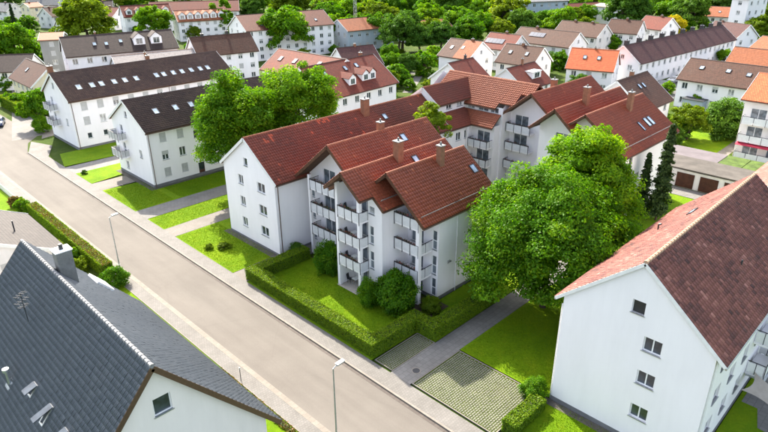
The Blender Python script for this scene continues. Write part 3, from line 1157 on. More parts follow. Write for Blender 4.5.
# ------------------------------------------------------------------ hedges
def hedge(name, label, segs, h, mat='hedge', dens=190, leaf=.085, cat='hedge', seed=0, group=None, topmat=None):
    """segs: axis-aligned boxes (x0,x1,y0,y1) that together make one hedge"""
    rr = np.random.default_rng(seed + 50)
    cx = (segs[0][0] + segs[0][1]) / 2
    cy = (segs[0][2] + segs[0][3]) / 2
    root = thing(name, label, cat, (cx, cy, 0), 0, group)
    g = G((cx, cy, 0))
    PP, OO = [], []
    for (x0, x1, y0, y1) in segs:
        i = .10
        g.box(x0 + i, x1 - i, y0 + i, y1 - i, 0, h - i + .001 * len(PP))
        dx, dy = x1 - x0, y1 - y0
        for (A, fn, o) in (
            (dx * dy, lambda a, b: (x0 + a * dx, y0 + b * dy, h + 0 * a), (0, 0, 1)),
            (dx * h, lambda a, b: (x0 + a * dx, y0 + 0 * a, b * h), (0, -1, 0)),
            (dx * h, lambda a, b: (x0 + a * dx, y1 + 0 * a, b * h), (0, 1, 0)),
            (dy * h, lambda a, b: (x0 + 0 * a, y0 + a * dy, b * h), (-1, 0, 0)),
            (dy * h, lambda a, b: (x1 + 0 * a, y0 + a * dy, b * h), (1, 0, 0)),
        ):
            N = max(8, int(A * dens))
            a, b = rr.random(N), rr.random(N)
            P = np.stack(fn(a, b), 1)
            O = np.tile(np.array(o, float), (N, 1))
            w1 = .025 * np.sin(P[:, 0:1] * 2.1 + P[:, 1:2] * 1.7 + P[:, 2:3] * 2.7) + .015 * np.sin(P[:, 0:1] * 5.3 - P[:, 1:2] * 4.1 + P[:, 2:3] * 6)
            P = P + O * (w1 - .04 + rr.normal(0, .024, (N, 1))) + rr.normal(0, .02, (N, 3))
            P[:, 2] = np.maximum(P[:, 2], .03)
            PP.append(P)
            OO.append(O)
    core = g.build('branches', 'hedgecore', root)
    P = np.concatenate(PP)
    V, F, t = leafcards(P - np.array((cx, cy, 0)), leaf, rr, np.concatenate(OO), .1)
    top = np.clip((P[:, 2] - h + .12) / .12, 0, 1)
    tv = np.clip(t * .75 + .25 * top * rr.random(len(t)), 0, 1)
    if topmat:
        x0, x1 = segs[0][0], segs[0][1]
        pt = (top > .5) & (np.abs(P[:, 0] - (x0 + x1) / 2) < (x1 - x0) * .36) & (rr.random(len(t)) < .75)
        q = np.where(pt)[0]
        ob('top_growth', npmesh('top_growth', V.reshape(-1, 4, 3)[q].reshape(-1, 3), np.arange(4 * len(q)).reshape(-1, 4), topmat, tv[q]), root)
        q = np.where(~pt)[0]
        V, F, tv = V.reshape(-1, 4, 3)[q].reshape(-1, 3), np.arange(4 * len(q)).reshape(-1, 4), tv[q]
    lo = ob('foliage', npmesh('foliage', V, F, mat, tv), root)
    return root


hedge('hedge', 'tall clipped green hedge walling the front garden beside the pavement', [
    (28.65, 29.95, 30.15, 49.05), (29.95, 36.2, 47.75, 49.0), (29.95, 35.3, 30.1, 31.4), (34.05, 35.3, 27.95, 30.1), (35.3, 43.0, 27.9, 29.15)], 1.43, dens=420, leaf=.062)
hedge('ground_cover', 'thin strip of low plants along the pavement edge by the slate-grey house', [(18.45, 19.0, 22, 38)], .32, 'hedge_red', seed=14, dens=120, leaf=.08, cat='plants')
hedge('hedge', 'loose clipped hedge between the paved bay and the tall white gable', [(29.4, 33.4, 16.45, 17.62)], 1.1, seed=3, dens=330, leaf=.07)
hedge('hedge', 'reddish-topped clipped hedge along the left pavement beside the lamp post', [(18.35, 19.55, 60.2, 84.0)], 1.5, 'hedge', seed=4, dens=300, leaf=.07, topmat='hedge_red')


# ------------------------------------------------------------------ main apartment building
MB = Bld('apartment_building', 'white apartment block with staggered red-tiled gables and stacked balconies', 'building', (34.2, 50.6, 0), 0, (34.2, 50.6, 0))
Wt = tint_plain(.45, .17, .004, [(.07, .115, .78, .93), (.345, .40, .86, .97), (.5, .53, .3, .5)])
wy = [57.2, 53.2]
MB.volume(34.2, 63.2, 50.6, 60.6, 55.6, 12.62, .73, 'white', {
    '-x': [(57.2, z, 1.0, 1.15, 'double') for z in (7.6, 4.95, 2.3)] + [(53.2, z, 1.45, 1.15, 'double') for z in (7.62, 4.95, 2.35)] + [(55.85, 10.0, .75, .95, 'single')],
    '+y': [(37 + 2.9 * i, z, 1.2, 1.3, 'double') for i in range(9) for z in (7.4, 4.75, 2.1)],
    '-y': [(50 + 2.7 * i, z, 1.1, 1.3, 'double') for i in range(5) for z in (7.4, 4.75, 2.1)]}, plinth=.35)
ro, fr = MB.roof(34.02, 63.3, 55.6, 12.66, .73, 50.15, 61.05, 't_redold', tiles='pan', tint=Wt)
MB.skylight(fr[-1], 20.2, 4.3, .7, .9)
MB.chimney(51.6, 54.8, 12.0, 14.2, .9, .7)
MB.chimney(38.9, 54.9, 8.0, 8.01, .1, .1) if False else None
MB.downpipe(34.55, 50.53, .1, 8.8)
# taller section and cross wing, with a skirt of lean-to roofs round the inner corner
MB.volume(63.2, 72, 52.8, 60.5, 55.3, 13.55, .7, 'white', {'-y': [(66.0, 11.05, 1.2, .75, 'double'), (68.4, 11.05, 1.3, .75, 'curtain')]})
MB.roof(63.1, 73.9, 55.3, 13.6, .7, 52.35, 60.9, 't_redold', tiles='pan', tint=tint_plain(.38, .12))
MB.volume(46.4, 60.45, 69.9, 78.0, 73.9, 13.92, .7, 'white', {'-y': [(51.9, 10.6, 1.3, .8, 'curtain'), (49.7, 10.6, 1.8, .8, 'multi'), (47.8, 10.6, 1.4, .8, 'multi')]}, swap=True)
MB.roof(47.35, 59.2, 73.9, 13.98, .7, 69.45, 78.5, 't_orange', tiles='pan', tint=tint_plain(.5, .14), swap=True, trim=None)
MB.roof(43.4, 45.0, 73.9, 13.98, .7, 72.15, 78.5, 't_orange', tiles='pan', tint=tint_plain(.5, .14), swap=True, trim=None, gutter=None)
MB.roof(45.02, 47.33, 73.9, 13.98, .7, 70.35, 78.5, 't_orange', tiles='pan', tint=tint_plain(.5, .14), swap=True, trim=None, gutter=None)


def skirt(O, e, u, L, sl2, mat, tn):
    O, e, u = Vector(O), Vector(e), Vector(u).normalized()
    n2 = e.cross(u)
    if n2.z < 0:
        n2 = -n2
    g2 = MB.g()
    g2.obox(O, e, u, n2, 0, L, 0, sl2, 0, .12)
    sk = g2.build('roof', 'soil', MB.root)
    V, F, tt, _ = tile_layer(O + n2 * .12, e, u, n2, L, sl2, .3, .36, 'pan', tn)
    to = ob('roof_tiles', npmesh('roof_tiles', V - np.array(MB.off), F, mat, tt), sk)
    to['kind'] = 'stuff'
    MB.g().tube(O - u * .07, O - u * .07 + e * L, .07, n=6).build('gutter', 'copper', sk)


skirt((63.3, 50.2, 8.5), (1, 0, 0), (0, 1, .68), 6.2, 3.1, 't_redold', tint_plain(.5, .12))
skirt((67.9, 46.6, 8.5), (0, 1, 0), (1, 0, .78), 6.7, 2.52, 't_orange', tint_plain(.45, .15))
MB.volume(63.3, 69.0, 50.6, 53.0, 52, 9, 0, 'white', {'-y': [(65.6, 7.2, 1.1, 1.2), (67.4, 7.2, .9, 1.2), (65.6, 4.6, 1.1, 1.2), (67.4, 4.6, .9, 1.2), (65.6, 2.0, 1.1, 1.2)]}, flat=8.6)
MB.volume(68.6, 69.88, 46.7, 53.0, 52, 9, 0, 'white', {'-x': [(51.6, 7.2, .9, 1.1), (51.6, 4.6, .9, 1.1), (48.5, 6.85, 2.2, 1.9, 'multi'), (48.5, 4.15, 2.2, 1.9, 'multi'), (48.5, 1.4, 2.2, 1.9, 'multi')]}, flat=8.75)
for z in (5.75, 3.05):
    MB.balcony(67.3, 68.55, 46.9, 50.2, z, 3, (True, True), seedv=3)
MB.g().box(67.25, 67.55, 50.25, 50.55, 0, 8.3).build('pillar', 'white', MB.root)


# front units: u2, u3, u4
def bal_back(x, y0, y1, zs, w=2.0):
    return [((y0 + y1) / 2 - .3, z + 1.08, w, 2.0, 'multi') for z in zs]


FZ = (2.75, 5.4, 8.05)
# unit 2
MB.volume(38.7, 51.5, 42.5, 50.55, 44.75, 13.45, .81, 'white', {'-x': [(49.9, z, .75, 1.9, 'tall') for z in (2.0, 4.6, 7.2)] + [(46.9, z + 1.08, 2.0, 2.0, 'multi') for z in (.15,) + FZ] + [(43.6, 10.6, .9, .9, 'single')]})
ro, fr = MB.roof(36.8, 51.8, 44.75, 13.5, .81, 40.6, 50.55, 't_red', tiles='pan', tint=tint_plain(.5, .15, .006), trim='wood')
MB.skylight(fr[-1], 9.8, 3.3, .75, 1.0)
MB.chimney(44.6, 45.0, 12.6, 14.5, .62, .62)
for z in FZ:
    MB.balcony(37.4, 38.65, 44.5, 48.6, z, 4, (False, True))
g = MB.g()
g.box(37.35, 37.65, 48.6, 48.9, 0, 9.5)
g.build('pillar', 'white', MB.root)
# unit 3: narrow balcony bay in front, wider body behind
MB.volume(36.9, 48.6, 36.1, 43.0, 39.55, 12.66, .8, 'white', {'-x': [(39.3, z + 1.08, 1.5, 2.0, 'multi') for z in (.15,) + FZ], '-y': [(46, 4.6, 1, 1.2)]})
MB.volume(35.9, 36.89, 36.12, 38.0, 39.55, 12.62, .8, 'white', {'-x': [(37.5, 9.2, .8, .8, 'curtain'), (37.55, 6.6, .6, 1.9, 'tall'), (37.55, 3.9, .6, 1.9, 'tall')]})
ro, fr3 = MB.roof(35.6, 48.9, 39.55, 12.70, .8, 35.7, 43.2, 't_red', tiles='pan', tint=tint_plain(.5, .15, .006), trim='wood')
MB.roof(33.95, 35.57, 39.55, 12.70, .8, 37.06, 41.95, 't_red', tiles='pan', tint=tint_plain(.5, .15), trim='wood')
MB.skylight(fr3[-1], 7.6, 3.3, .75, 1.0)
MB.skylight(fr3[-1], 3.0, 1.6, .55, .5)
MB.chimney(41.2, 39.1, 12.2, 14.4, .75, .75)
for (x, y) in ((34.95, 41.25), (34.95, 38.18)):
    MB.g().box(x - .17, x + .17, y - .17, y + .17, 0, 11.4).build('pillar', 'white', MB.root)
MB.g().box(35.12, 36.9, 41.15, 41.35, 0, 11.2).build('side_wall', 'white', MB.root)
for z in FZ:
    MB.balcony(34.8, 36.88, 38.0, 41.1, z, 3, (True, False))
MB.g().box(34.6, 36.88, 37.9, 41.4, 0, .16).build('patio', 'stone', MB.root)
# unit 4
MB.volume(39.5, 48.1, 32.2, 38.4, 36.55, 12.62, .83, 'white', {'-x': [(34.9, z + 1.08, 1.6, 2.0, 'multi') for z in (.15,) + FZ] + [(32.72, z + 1.05, .6, 2.0, 'tall') for z in (.3, 2.75, 5.4)], '-y': [(46.9, 1.7, 1.0, 1.1), (46.9, 4.4, 1.0, 1.1)]}, plinth=.4)
ro, fr4 = MB.roof(36.85, 48.3, 36.55, 12.66, .83, 31.85, 38.4, 't_red', tiles='pan', tint=tint_plain(.5, .15, .006), trim='wood')
MB.skylight(fr4[-1], 10.5, 3.0, .75, 1.0)
MB.chimney(43.7, 35.8, 11.9, 14.1, .6, .6)
for (x, y) in ((37.65, 33.08),):
    MB.g().box(x - .2, x + .2, y - .2, y + .2, 0, 9.6 if y < 34 else 11.9).build('pillar', 'white', MB.root)
for z in FZ:
    MB.balcony(37.5, 39.45, 32.95, 36.05, z, 3, (True, False))
MB.g().box(42.2, 42.26, 32.12, 32.2, 0, 9).build('downpipe', 'trim', MB.root)
def balcony_set(x, y, z, label, par=True):
    r = thing('balcony_table', label, 'table', (x, y, z + .005))
    G().box(-.3, .3, -.3, .3, .68, .72).build('tabletop', 'trim', r)
    for sx in (-1, 1):
        for sy in (-1, 1):
            G().tube((sx * .24, sy * .24, 0), (sx * .24, sy * .24, .68), .018, n=5).build('leg', 'galv', r)


def chair(x, y, z, rz, label):
    r = thing('balcony_chair', label, 'chair', (x, y, z + .005), rz)
    G().box(-.22, .22, -.22, .22, .42, .46).build('seat', 'dark', r)
    G().obox((-.22, .2, .46), (1, 0, 0), (0, .2, 1), (0, 1, -.2), 0, .44, 0, .5, 0, .03).build('backrest', 'dark', r)
    for sx in (-1, 1):
        for sy in (-1, 1):
            G().tube((sx * .2, sy * .2, 0), (sx * .2, sy * .2, .42), .016, n=5).build('leg', 'dark', r)


def parasol(x, y, z, label, mat):
    r = thing('folded_parasol', label, 'parasol', (x, y, z + .005))
    G().tube((0, 0, 0), (0, 0, 2.1), .02, n=6).build('pole', 'galv', r)
    G().tube((0, 0, .85), (0, 0, 1.2), .09, .12, 8).tube((0, 0, 1.2), (0, 0, 2.05), .12, .03, 8).build('canopy', mat, r)
    G().tube((0, 0, 0), (0, 0, .07), .2, .18, 10).build('base', 'stone', r)


LV = ['ground-floor terrace', 'lowest balcony', 'middle balcony', 'top balcony']
for k, z in enumerate((.16,) + FZ):
    balcony_set(35.9, 40.0, z, 'small pale table on the ' + LV[k] + ' of the jutting narrow bay')
    chair(35.8, 40.75, z, .3, 'dark chair on the ' + LV[k] + ' of the jutting narrow bay')
    if k:
        chair(38.5, 34.0, z, 2.6, 'dark chair on the ' + LV[k] + ' nearest the house number')
parasol(35.6, 38.9, FZ[2], 'folded blue-grey parasol on the top balcony of the jutting narrow bay', 'r_grey')
parasol(38.2, 45.2, FZ[1], 'folded dark parasol on the recessed middle balcony beside the plain side wall', 'dark')
chair(38.2, 47.4, FZ[1], .4, 'dark chair on the recessed middle balcony beside the plain side wall')
chair(38.2, 46.9, FZ[0], 1.0, 'dark chair on the recessed lowest balcony beside the plain side wall')
# snow guards on the front roofs
for fr_ in (fr3, fr4):
    O, e, u, n, L, sl_, th = fr_[-1]
    g = MB.g()
    p = O + u * 1.0 + n * (th + .16)
    for k in (0, .1):
        g.tube(p + n * k + e * .3, p + n * k + e * (L - .3), .022, n=5)
    for i in range(int(L / 1.2)):
        q = p + e * (.5 + 1.2 * i)
        g.tube(q - n * .12, q + n * .13, .02, n=5)
    g.build('snow_guard', 'dullzinc', MB.root)
# house number on the white side wall
fc = bpy.data.curves.new('house_number', 'FONT')
fc.body = '25a'
fc.size = .42
fc.extrude = .012
fc.align_x = 'CENTER'
fo = bpy.data.objects.new('house_number', fc)
tmp = bpy.data.meshes.new('house_number')
COL.objects.link(fo)
dg = bpy.context.evaluated_depsgraph_get()
tm = bpy.data.meshes.new_from_object(fo.evaluated_get(dg))
bpy.data.objects.remove(fo)
tm.name = 'house_number'
tm.materials.clear()
tm.materials.append(MT['dark'])
nb = ob('house_number', tm, MB.root, Vector((41.2, 32.17, 3.6)) - Vector(MB.off))
nb.rotation_euler = (math.pi / 2, 0, 0)

# far units of the same complex
MB.volume(72.0, 86, 38.0, 46.8, 42.3, 13.55, .79, 'white', {'-x': [(44.6, 9.1, 2.2, 1.9, 'multi'), (40.4, 8.9, 1.0, 1.0, 'curtain'), (44.6, 6.4, 2.2, 1.9, 'multi')]})
ro, fr = MB.roof(70.0, 86.4, 42.3, 13.6, .79, 37.0, 47.35, 't_red', tiles='pan', tint=tint_plain(.5, .13, .006), trim='wood')
MB.skylight(fr[-1], 9.5, 2.6, .8, 1.0)
MB.chimney(77.0, 43.0, 12.6, 14.5, .7, .7)
for z in (2.6, 5.3, 8.0):
    MB.balcony(70.8, 71.95, 42.4, 46.3, z, 3, (False, True), seedv=9)
MB.volume(68.5, 84, 33.6, 39.6, 36.7, 13.05, .85, 'white', {'-x': [(36.2, 9.0, 2.2, 1.9, 'multi'), (36.2, 6.3, 2.2, 1.9, 'multi')]})
ro, fr = MB.roof(66.5, 84.3, 36.7, 13.1, .85, 32.0, 40.0, 't_red', tiles='pan', tint=tint_plain(.5, .13, .006), trim='wood')
MB.chimney(73.4, 36.2, 12.2, 15.0, .7, .7)
MB.skylight(fr[-1], 8.5, 2.0, .8, 1.0)
MB.volume(68.6, 82.4, 27.9, 35, 32.8, 12.98, .73, 'white', {'-x': [(31.0, z + 1.08, 1.9, 2.0, 'multi') for z in FZ], '-y': [(70.4, 7.6, 1.0, 1.4, 'dark'), (73, 5, 1.0, 1.3), (76, 5, 1.0, 1.3)]})
ro, fr = MB.roof(66.9, 82.8, 32.8, 13.03, .73, 27.2, 35.0, 't_red', tiles='pan', tint=tint_plain(.5, .13, .006), trim='wood')
MB.chimney(76.3, 31.6, 11.5, 14.6, .7, .6)
for a in (10.6, 11.7):
    MB.skylight(fr[-1], a, 2.3, .8, 1.4)
MB.skylight(fr[-1], 8.6, 2.1, .5, 1.4)
O, e, u, n, L, sl_, th = fr[-1]
g = MB.g()
p = O + u * 1.1 + n * (th + .2)
for k in (0, .12):
    g.tube(p + n * k + e * .3, p + n * k + e * (L - .3), .03, n=5)
g.build('snow_guard', 'dullzinc', MB.root)

# ------------------------------------------------------------------ right apartment block
RB = Bld('apartment_building', 'white gable-ended block with mottled red-brown tiled roof beside the hedge', 'building', (34.75, 11.75, 0), 0, (34.75, 11.75, 0))
RB.volume(34.75, 56.4, 6.7, 16.8, 11.75, 13.72, .86, 'white', {
    '-x': [(11.7, 10.65, .85, .95, 'open')] + [(10.4, z, 1.2, 1.08, 'double') for z in (8.25, 5.6, 2.8)],
    '-y': [(37.2 + 3.0 * i, z, 1.2, 1.25, 'double') for i in range(6) for z in (7.9, 5.2, 2.5)],
    '+y': [(37.2 + 3.0 * i, z, 1.2, 1.25, 'double') for i in range(6) for z in (7.9, 5.2, 2.5)]}, plinth=.5, depth=.18)
NSKIP = {}


def rtint(I, J, nx, ny):
    t = RNG.normal(.5, .17, len(I))
    t += .16 * np.sin(I * .33 + 1.0) * np.sin(J * .45 + .4)
    return np.clip(t, 0, 1)


zrR, tR, thR = 13.77, .86, .12
nR = math.sqrt(1 + tR * tR)
g, vb, gu = RB.g(), [], []
VV, FF, TT, cnt = [], [], [], 0
R0, R1 = 34.62, 56.68
for sd, ye in ((-1, 6.15), (1, 17.35)):
    run = abs(ye - 11.75)
    sl_ = run * nR
    O = Vector((R0, ye, zrR - tR * run))
    e, u, n = Vector((1, 0, 0)), Vector((0, -sd / nR, tR / nR)), Vector((0, sd * tR / nR, 1 / nR))
    L = R1 - R0
    g.obox(O, e, u, n, 0, L, 0, sl_ + thR * tR, 0, thR)
    vb.append(RB.g().obox(O, e, u, n, -.03, -.003, -.02, sl_ + .05, -.08, thR + .03))
    vb.append(RB.g().obox(O, e, u, n, L + .003, L + .03, -.02, sl_ + .05, -.08, thR + .03))
    gu.append(RB.g().tube(O - u * .08, O - u * .08 + e * L, .08, n=8))
    near = None
    if sd < 0:
        near = lambda I, J: (I < 18) & (J >= 2) & (J < 18)
    V, F, tt, info = tile_layer(O + n * thR, e, u, n, L, sl_ + thR * tR * .8, .32, .345, 'flat', rtint, near)
    VV.append(V - np.array(RB.off))
    FF.append(F + cnt)
    TT.append(tt)
    cnt += len(V)
    if sd < 0:
        nx, ny, tw_, tl_ = info
        V0, F0 = tile_proto(tw_, tl_, PROF['flat'])
        Mloc = Matrix((e, u, n)).transposed().to_4x4()
        protos = []
        for k in range(10):
            protos.append(npmesh('roof_tile', V0, F0, 't_right', np.full(len(F0), k / 9.0)))
        II, JJ = np.meshgrid(np.arange(18), np.arange(2, min(18, ny)), indexing='ij')
        II, JJ = II.ravel(), JJ.ravel()
        tv = rtint(II, JJ, nx, ny)
        picks = [(int(i), int(j), protos[int(round(t * 9))]) for i, j, t in zip(II, JJ, tv)]
        Obase = O + n * thR - Vector(RB.off)
        frameR = (e, u, n, tw_, tl_)
rro = g.build('roof', 'soil', RB.root)
to = ob('roof_tiles', npmesh('roof_tiles', np.concatenate(VV), np.concatenate(FF), 't_right', np.concatenate(TT)), rro)
to['kind'] = 'stuff'
e, u, n, tw_, tl_ = frameR
for (i, j, me) in picks:
    o = ob('roof_tile', me, rro)
    o.matrix_local = Matrix.Translation(Obase + e * (i * tw_) + u * (j * tl_)) @ Mloc
for q in vb:
    q.build('verge_board', 'trim', rro)
for q in gu:
    q.build('gutter', 'zinc', rro)
st = (R1 - R0) / 52
pm = s_ridge(st, .13, 'ridge_light')
for i in range(52):
    ob('ridge_tile', pm, rro, Vector((R0 + i * st, 11.75, zrR + thR * nR + .0)) - Vector(RB.off))
RB.downpipe(34.9, 6.62, .1, 9.0, 'trim')
g = RB.g()
g.tube((34.85, 16.9, 8.6), (34.85, 16.9, 0.1), .05, n=6)
g.build('downpipe', 'trim', RB.root)
frR = (Vector((R0, 17.35, zrR - tR * 5.6)), Vector((1, 0, 0)), Vector((0, -1 / nR, tR / nR)), Vector((0, tR / nR, 1 / nR)), R1 - R0, 5.6 * nR, thR)
RB.skylight(frR, 14.2, 4.6, 1.3, .55)
g = RB.g()
g.tube((46.6, 15.4, 10.6), (46.6, 15.4, 11.35), .06, n=8).tube((46.6, 15.4, 11.35), (46.6, 15.2, 11.45), .08, n=8)
g.build('vent_pipe', 'dark', RB.root)
g = RB.g()
g.tube((44.2, 8.6, 11.0), (44.2, 8.6, 11.6), .06, n=8)
g.build('vent_pipe', 'dark', RB.root)
for z in (2.6, 5.3, 8.0):
    pass
for i, x in enumerate((46.5, 52.5)):
    for z in (2.6, 5.3):
        RB.balcony(5.5, 6.68, x - 1.6, x + 1.6, z, 3, (True, True), False, flip='y', panel='trim')
RB.g().box(44.8, 47.4, 5.3, 6.6, 2.35, 2.45).build('door_canopy', 'zinc', RB.root)

R2 = Bld('apartment_building', 'white block with pinkish tiled roof set behind the gable-ended block', 'building', (58, 9, 0), 0, (58, 9, 0))
R2.volume(57.6, 80, 4.0, 14.1, 9.05, 13.9, .8, 'white', {'-y': [(60 + 3 * i, z, 1.2, 1.3) for i in range(6) for z in (7.6, 5, 2.4)]}, plinth=.4)
R2.roof(57.3, 80.4, 9.05, 13.95, .8, 3.5, 14.6, 't_right', tiles='flat', tint=tint_plain(.75, .15), tw=.4, tl=.4, ridge='ridge_light')

# ------------------------------------------------------------------ slate-grey house at the near left
GH = Bld('house', 'steep slate-grey tiled house with pale ridge tiles and cream gable wall', 'house', (9.5, 27, 0), 0, (9.5, 27, 0))
GH.volume(26.95, 47.4, 3.0, 16.0, 9.48, 11.75, 1.16, 'warm', {'-x': [(9.75, 9.1, 1.05, 1.15, 'single'), (6.4, 5.0, 1.2, 1.2)]}, swap=True)
ro, frG = GH.roof(26.6, 47.6, 9.48, 11.8, 1.16, 1.9, 16.85, 't_grey', tiles='roll2', tint=tint_plain(.45, .16), ridge='ridge_grey', trim='copper', gutter='zinc', swap=True, tw=.30, tl=.36, ridge_parts=True, ridge_r=.12)
fl, frt = frG[-1], frG[1]
# roof fittings on the dark slope: chimney pipe, two open roof hatches, small vents, aerial


def on_slope(fr_, a, b, c=0.0):
    O, e, u, n, L, sl_, th = fr_
    return O + e * a + u * b + n * (th + c)


GH.skylight(fl, 9.0, 5.4, .6, .8, True)
GH.skylight(fl, 6.3, 5.0, .5, 1.2, True)
GH.skylight(fl, 3.8, 5.2, .5, .9, True)
p = on_slope(fl, 11.9, 4.75, 0)
g = GH.g()
g.tube(p - Vector((0, 0, .3)), p + Vector((0, 0, .95)), .10, n=10).tube(p + Vector((0, 0, .95)), p + Vector((0, 0, 1.15)), .21, .19, 12)
g.obox(p, (0, 1, 0), fl[2], fl[3], -.35, .35, -.35, .35, 0, .05)
g.build('flue_pipe', 'zinc', GH.root)
p = on_slope(fl, 13.7, 8.2, 0)
g = GH.g()
g.tube(p - Vector((0, 0, .2)), p + Vector((0, 0, 2.3)), .028, n=6)
for z, ln in ((2.2, .8), (1.75, .95), (1.35, .6)):
    a = p + Vector((0, 0, z))
    d = Vector((.8, .6, 0))
    g.tube(a - d * ln * .6, a + d * ln * .6, .018, n=5)
    q = Vector((-.6, .8, 0))
    for k in (-.5, -.2, .1, .4):
        c = a + d * ln * k
        g.tube(c - q * .22, c + q * .22, .012, n=4)
g.build('aerial', 'dark', GH.root)
g = GH.g()
cx_, cy_ = 10.4, 41.5
g.box(cx_ - .5, cx_ + .5, cy_ - .45, cy_ + .45, 9.6, 13.1)
ch = g.build('chimney', 'dullzinc', GH.root)
GH.g().box(cx_ - .57, cx_ + .57, cy_ - .52, cy_ + .52, 13.103, 13.18).build('chimney_cap', 'frame', ch)
GH.g().tube((cx_, cy_, 13.18), (cx_, cy_, 13.55), .16, .12, 10).build('chimney_pot', 'dark', ch)
p = on_slope(frt, 19.3, 5.0, 0)
g = GH.g()
g.obox(p, (0, 1, 0), frt[2], frt[3], -.9, .9, -.7, .9, -.05, .25)
g.build('roof_hatch', 'frame', GH.root)

# ------------------------------------------------------------------ generic houses
FOOT = []


def house(name, label, A, B, hw, ze, zr, wall='white', roof='r_brown', cat='house', over=.45, verge=.3, floors=None, wins='front right left', sky=(), chim=(), off_end=0.0,
          group=None, hwL=None, hwR=None, tiles=None, tint=None, ridge='ridge_brown', style=None, gutter='copper', plinth=0.0, dorm=(), tw=.3, tl=.36, balc=(), solar=(), seed=0, chimmat='chim', holes=None):
    """ridge from A to B (wall to wall); local x along the ridge, -y is the side to the right of A->B"""
    rr = random.Random(hash(name + label) % 99991 if False else len(label) * 31 + seed)
    A, B = Vector(A[:2]), Vector(B[:2])
    d = B - A
    L = d.length
    ang = math.atan2(d.y, d.x)
    c = (A + B) / 2
    bd = Bld(name, label, cat, (c.x, c.y, 0), ang, (0, 0, 0), group)
    FOOT.append((c.x, c.y, ang, L / 2 + 1.0, max(hwL or hw, hwR or hw) + 1.0))
    hL, hR = hwL or hw, hwR or hw
    t = (zr - ze) / max(hL, hR)
    nf = floors or max(1, int(round(ze / 2.75)))
    fh = ze / nf
    styles = style or ['double', 'double', 'blind', 'half', 'curtain']
    auto = holes is None
    holes = {} if auto else holes
    for nm, ln in (('-y', L), ('+y', L), ('-x', hL + hR), ('+x', hL + hR)):
        key = {'-y': 'front', '+y': 'back', '-x': 'left', '+x': 'right'}[nm]
        if key not in wins or not auto:
            continue
        hs = []
        if nm in ('-y', '+y'):
            k = max(1, int(ln / 2.9))
            cs = [-L / 2 + L * (i + .5) / k for i in range(k)]
        else:
            k = max(1, int(ln / 3.6))
            cs = [-hL + (hL + hR) * (i + .5) / k for i in range(k)]
        for f in range(nf):
            zc = fh * f + fh * .55
            if zc + .75 > ze - .15:
                zc = ze - .95
            for cx in cs:
                hs.append((cx, zc, 1.15, 1.25, rr.choice(styles)))
        if nm in ('-x', '+x') and zr - ze > 2.6:
            hs.append((0.0, ze + (zr - ze) * .30, .9, 1.0, 'double'))
        holes[nm] = hs
    bd.volume(-L / 2, L / 2, -hL, hR, 0, zr, t, wall, holes, plinth=plinth)
    ro, fr = bd.roof(-L / 2 - verge, L / 2 + verge, 0, zr + .05, t, -hL - over, hR + over, roof, tiles=tiles, tint=tint, ridge=ridge, gutter=gutter, tw=tw, tl=tl)
    for s_ in sky:
        sd, a, b = s_[:3]
        bd.skylight(fr[sd], fr[sd][4] * a, fr[sd][5] * b, *(s_[3:] or (.8, 1.1)))
    for s_ in chim:
        a, yy, hgt = s_[:3]
        bd.chimney(-L / 2 + L * a, yy, zr - t * abs(yy) - .4, zr + hgt, *(s_[3:5] if len(s_) > 4 else (.6, .6)), mat=chimmat, cap='dark' if chimmat == 'chimdark' else 'dullzinc')
    for (sd, a, w_, h_, up) in dorm:
        yf = sd * (hL if sd < 0 else hR) * (1 - up)
        bd.dormer(-L / 2 + L * a, yf, zr - t * abs(yf) + .25, w_, h_, abs(yf) * .85, roof, sd)
    for (sd, a, b, w_, h_, nx_) in solar:
        O, e, u, n, LL, sl_, th = fr[sd]
        for i in range(nx_):
            g_ = bd.g()
            g_.obox(O, e, u, n, LL * a + i * (w_ + .05), LL * a + i * (w_ + .05) + w_, sl_ * b, sl_ * b + h_, th + .08, th + .13)
            g_.build('solar_panel', 'solar', bd.root)
    return bd, fr, L


def px_house(name, label, pa, pb, zr, **k):
    return house(name, label, at(*pa, zr), at(*pb, zr), zr=zr, **k)


# brown-roofed neighbour of the slate-grey house
NBb, fr, L = house('house', 'low white house with a broad brown roof behind the slate-grey house', (7.0, 70.9), (7.0, 58.95), 7.9, 5.0, 8.85, wall='white2', roof='r_tan', chim=[(.3, .6, .9, .8, .8)], chimmat='chimdark', over=.5, seed=61,
                   holes={'+x': [(3.2, 4.9, 1.3, 1.3, 'half'), (5.6, 2.0, 1.2, 1.2, 'double'), (2.0, 2.0, 1.2, 1.2, 'double')], '+y': [(-2, 2.2, 1.2, 1.2), (2, 2.2, 1.2, 1.2)]})
for k in range(3):
    NBb.g().tube((-2 + 1.7 * k, 3.5 + .9 * ((k * 7) % 3), 6.0), (-2 + 1.7 * k, 3.5 + .9 * ((k * 7) % 3), 7.6), .07, n=6).build('vent_pipe', 'dark', NBb.root)

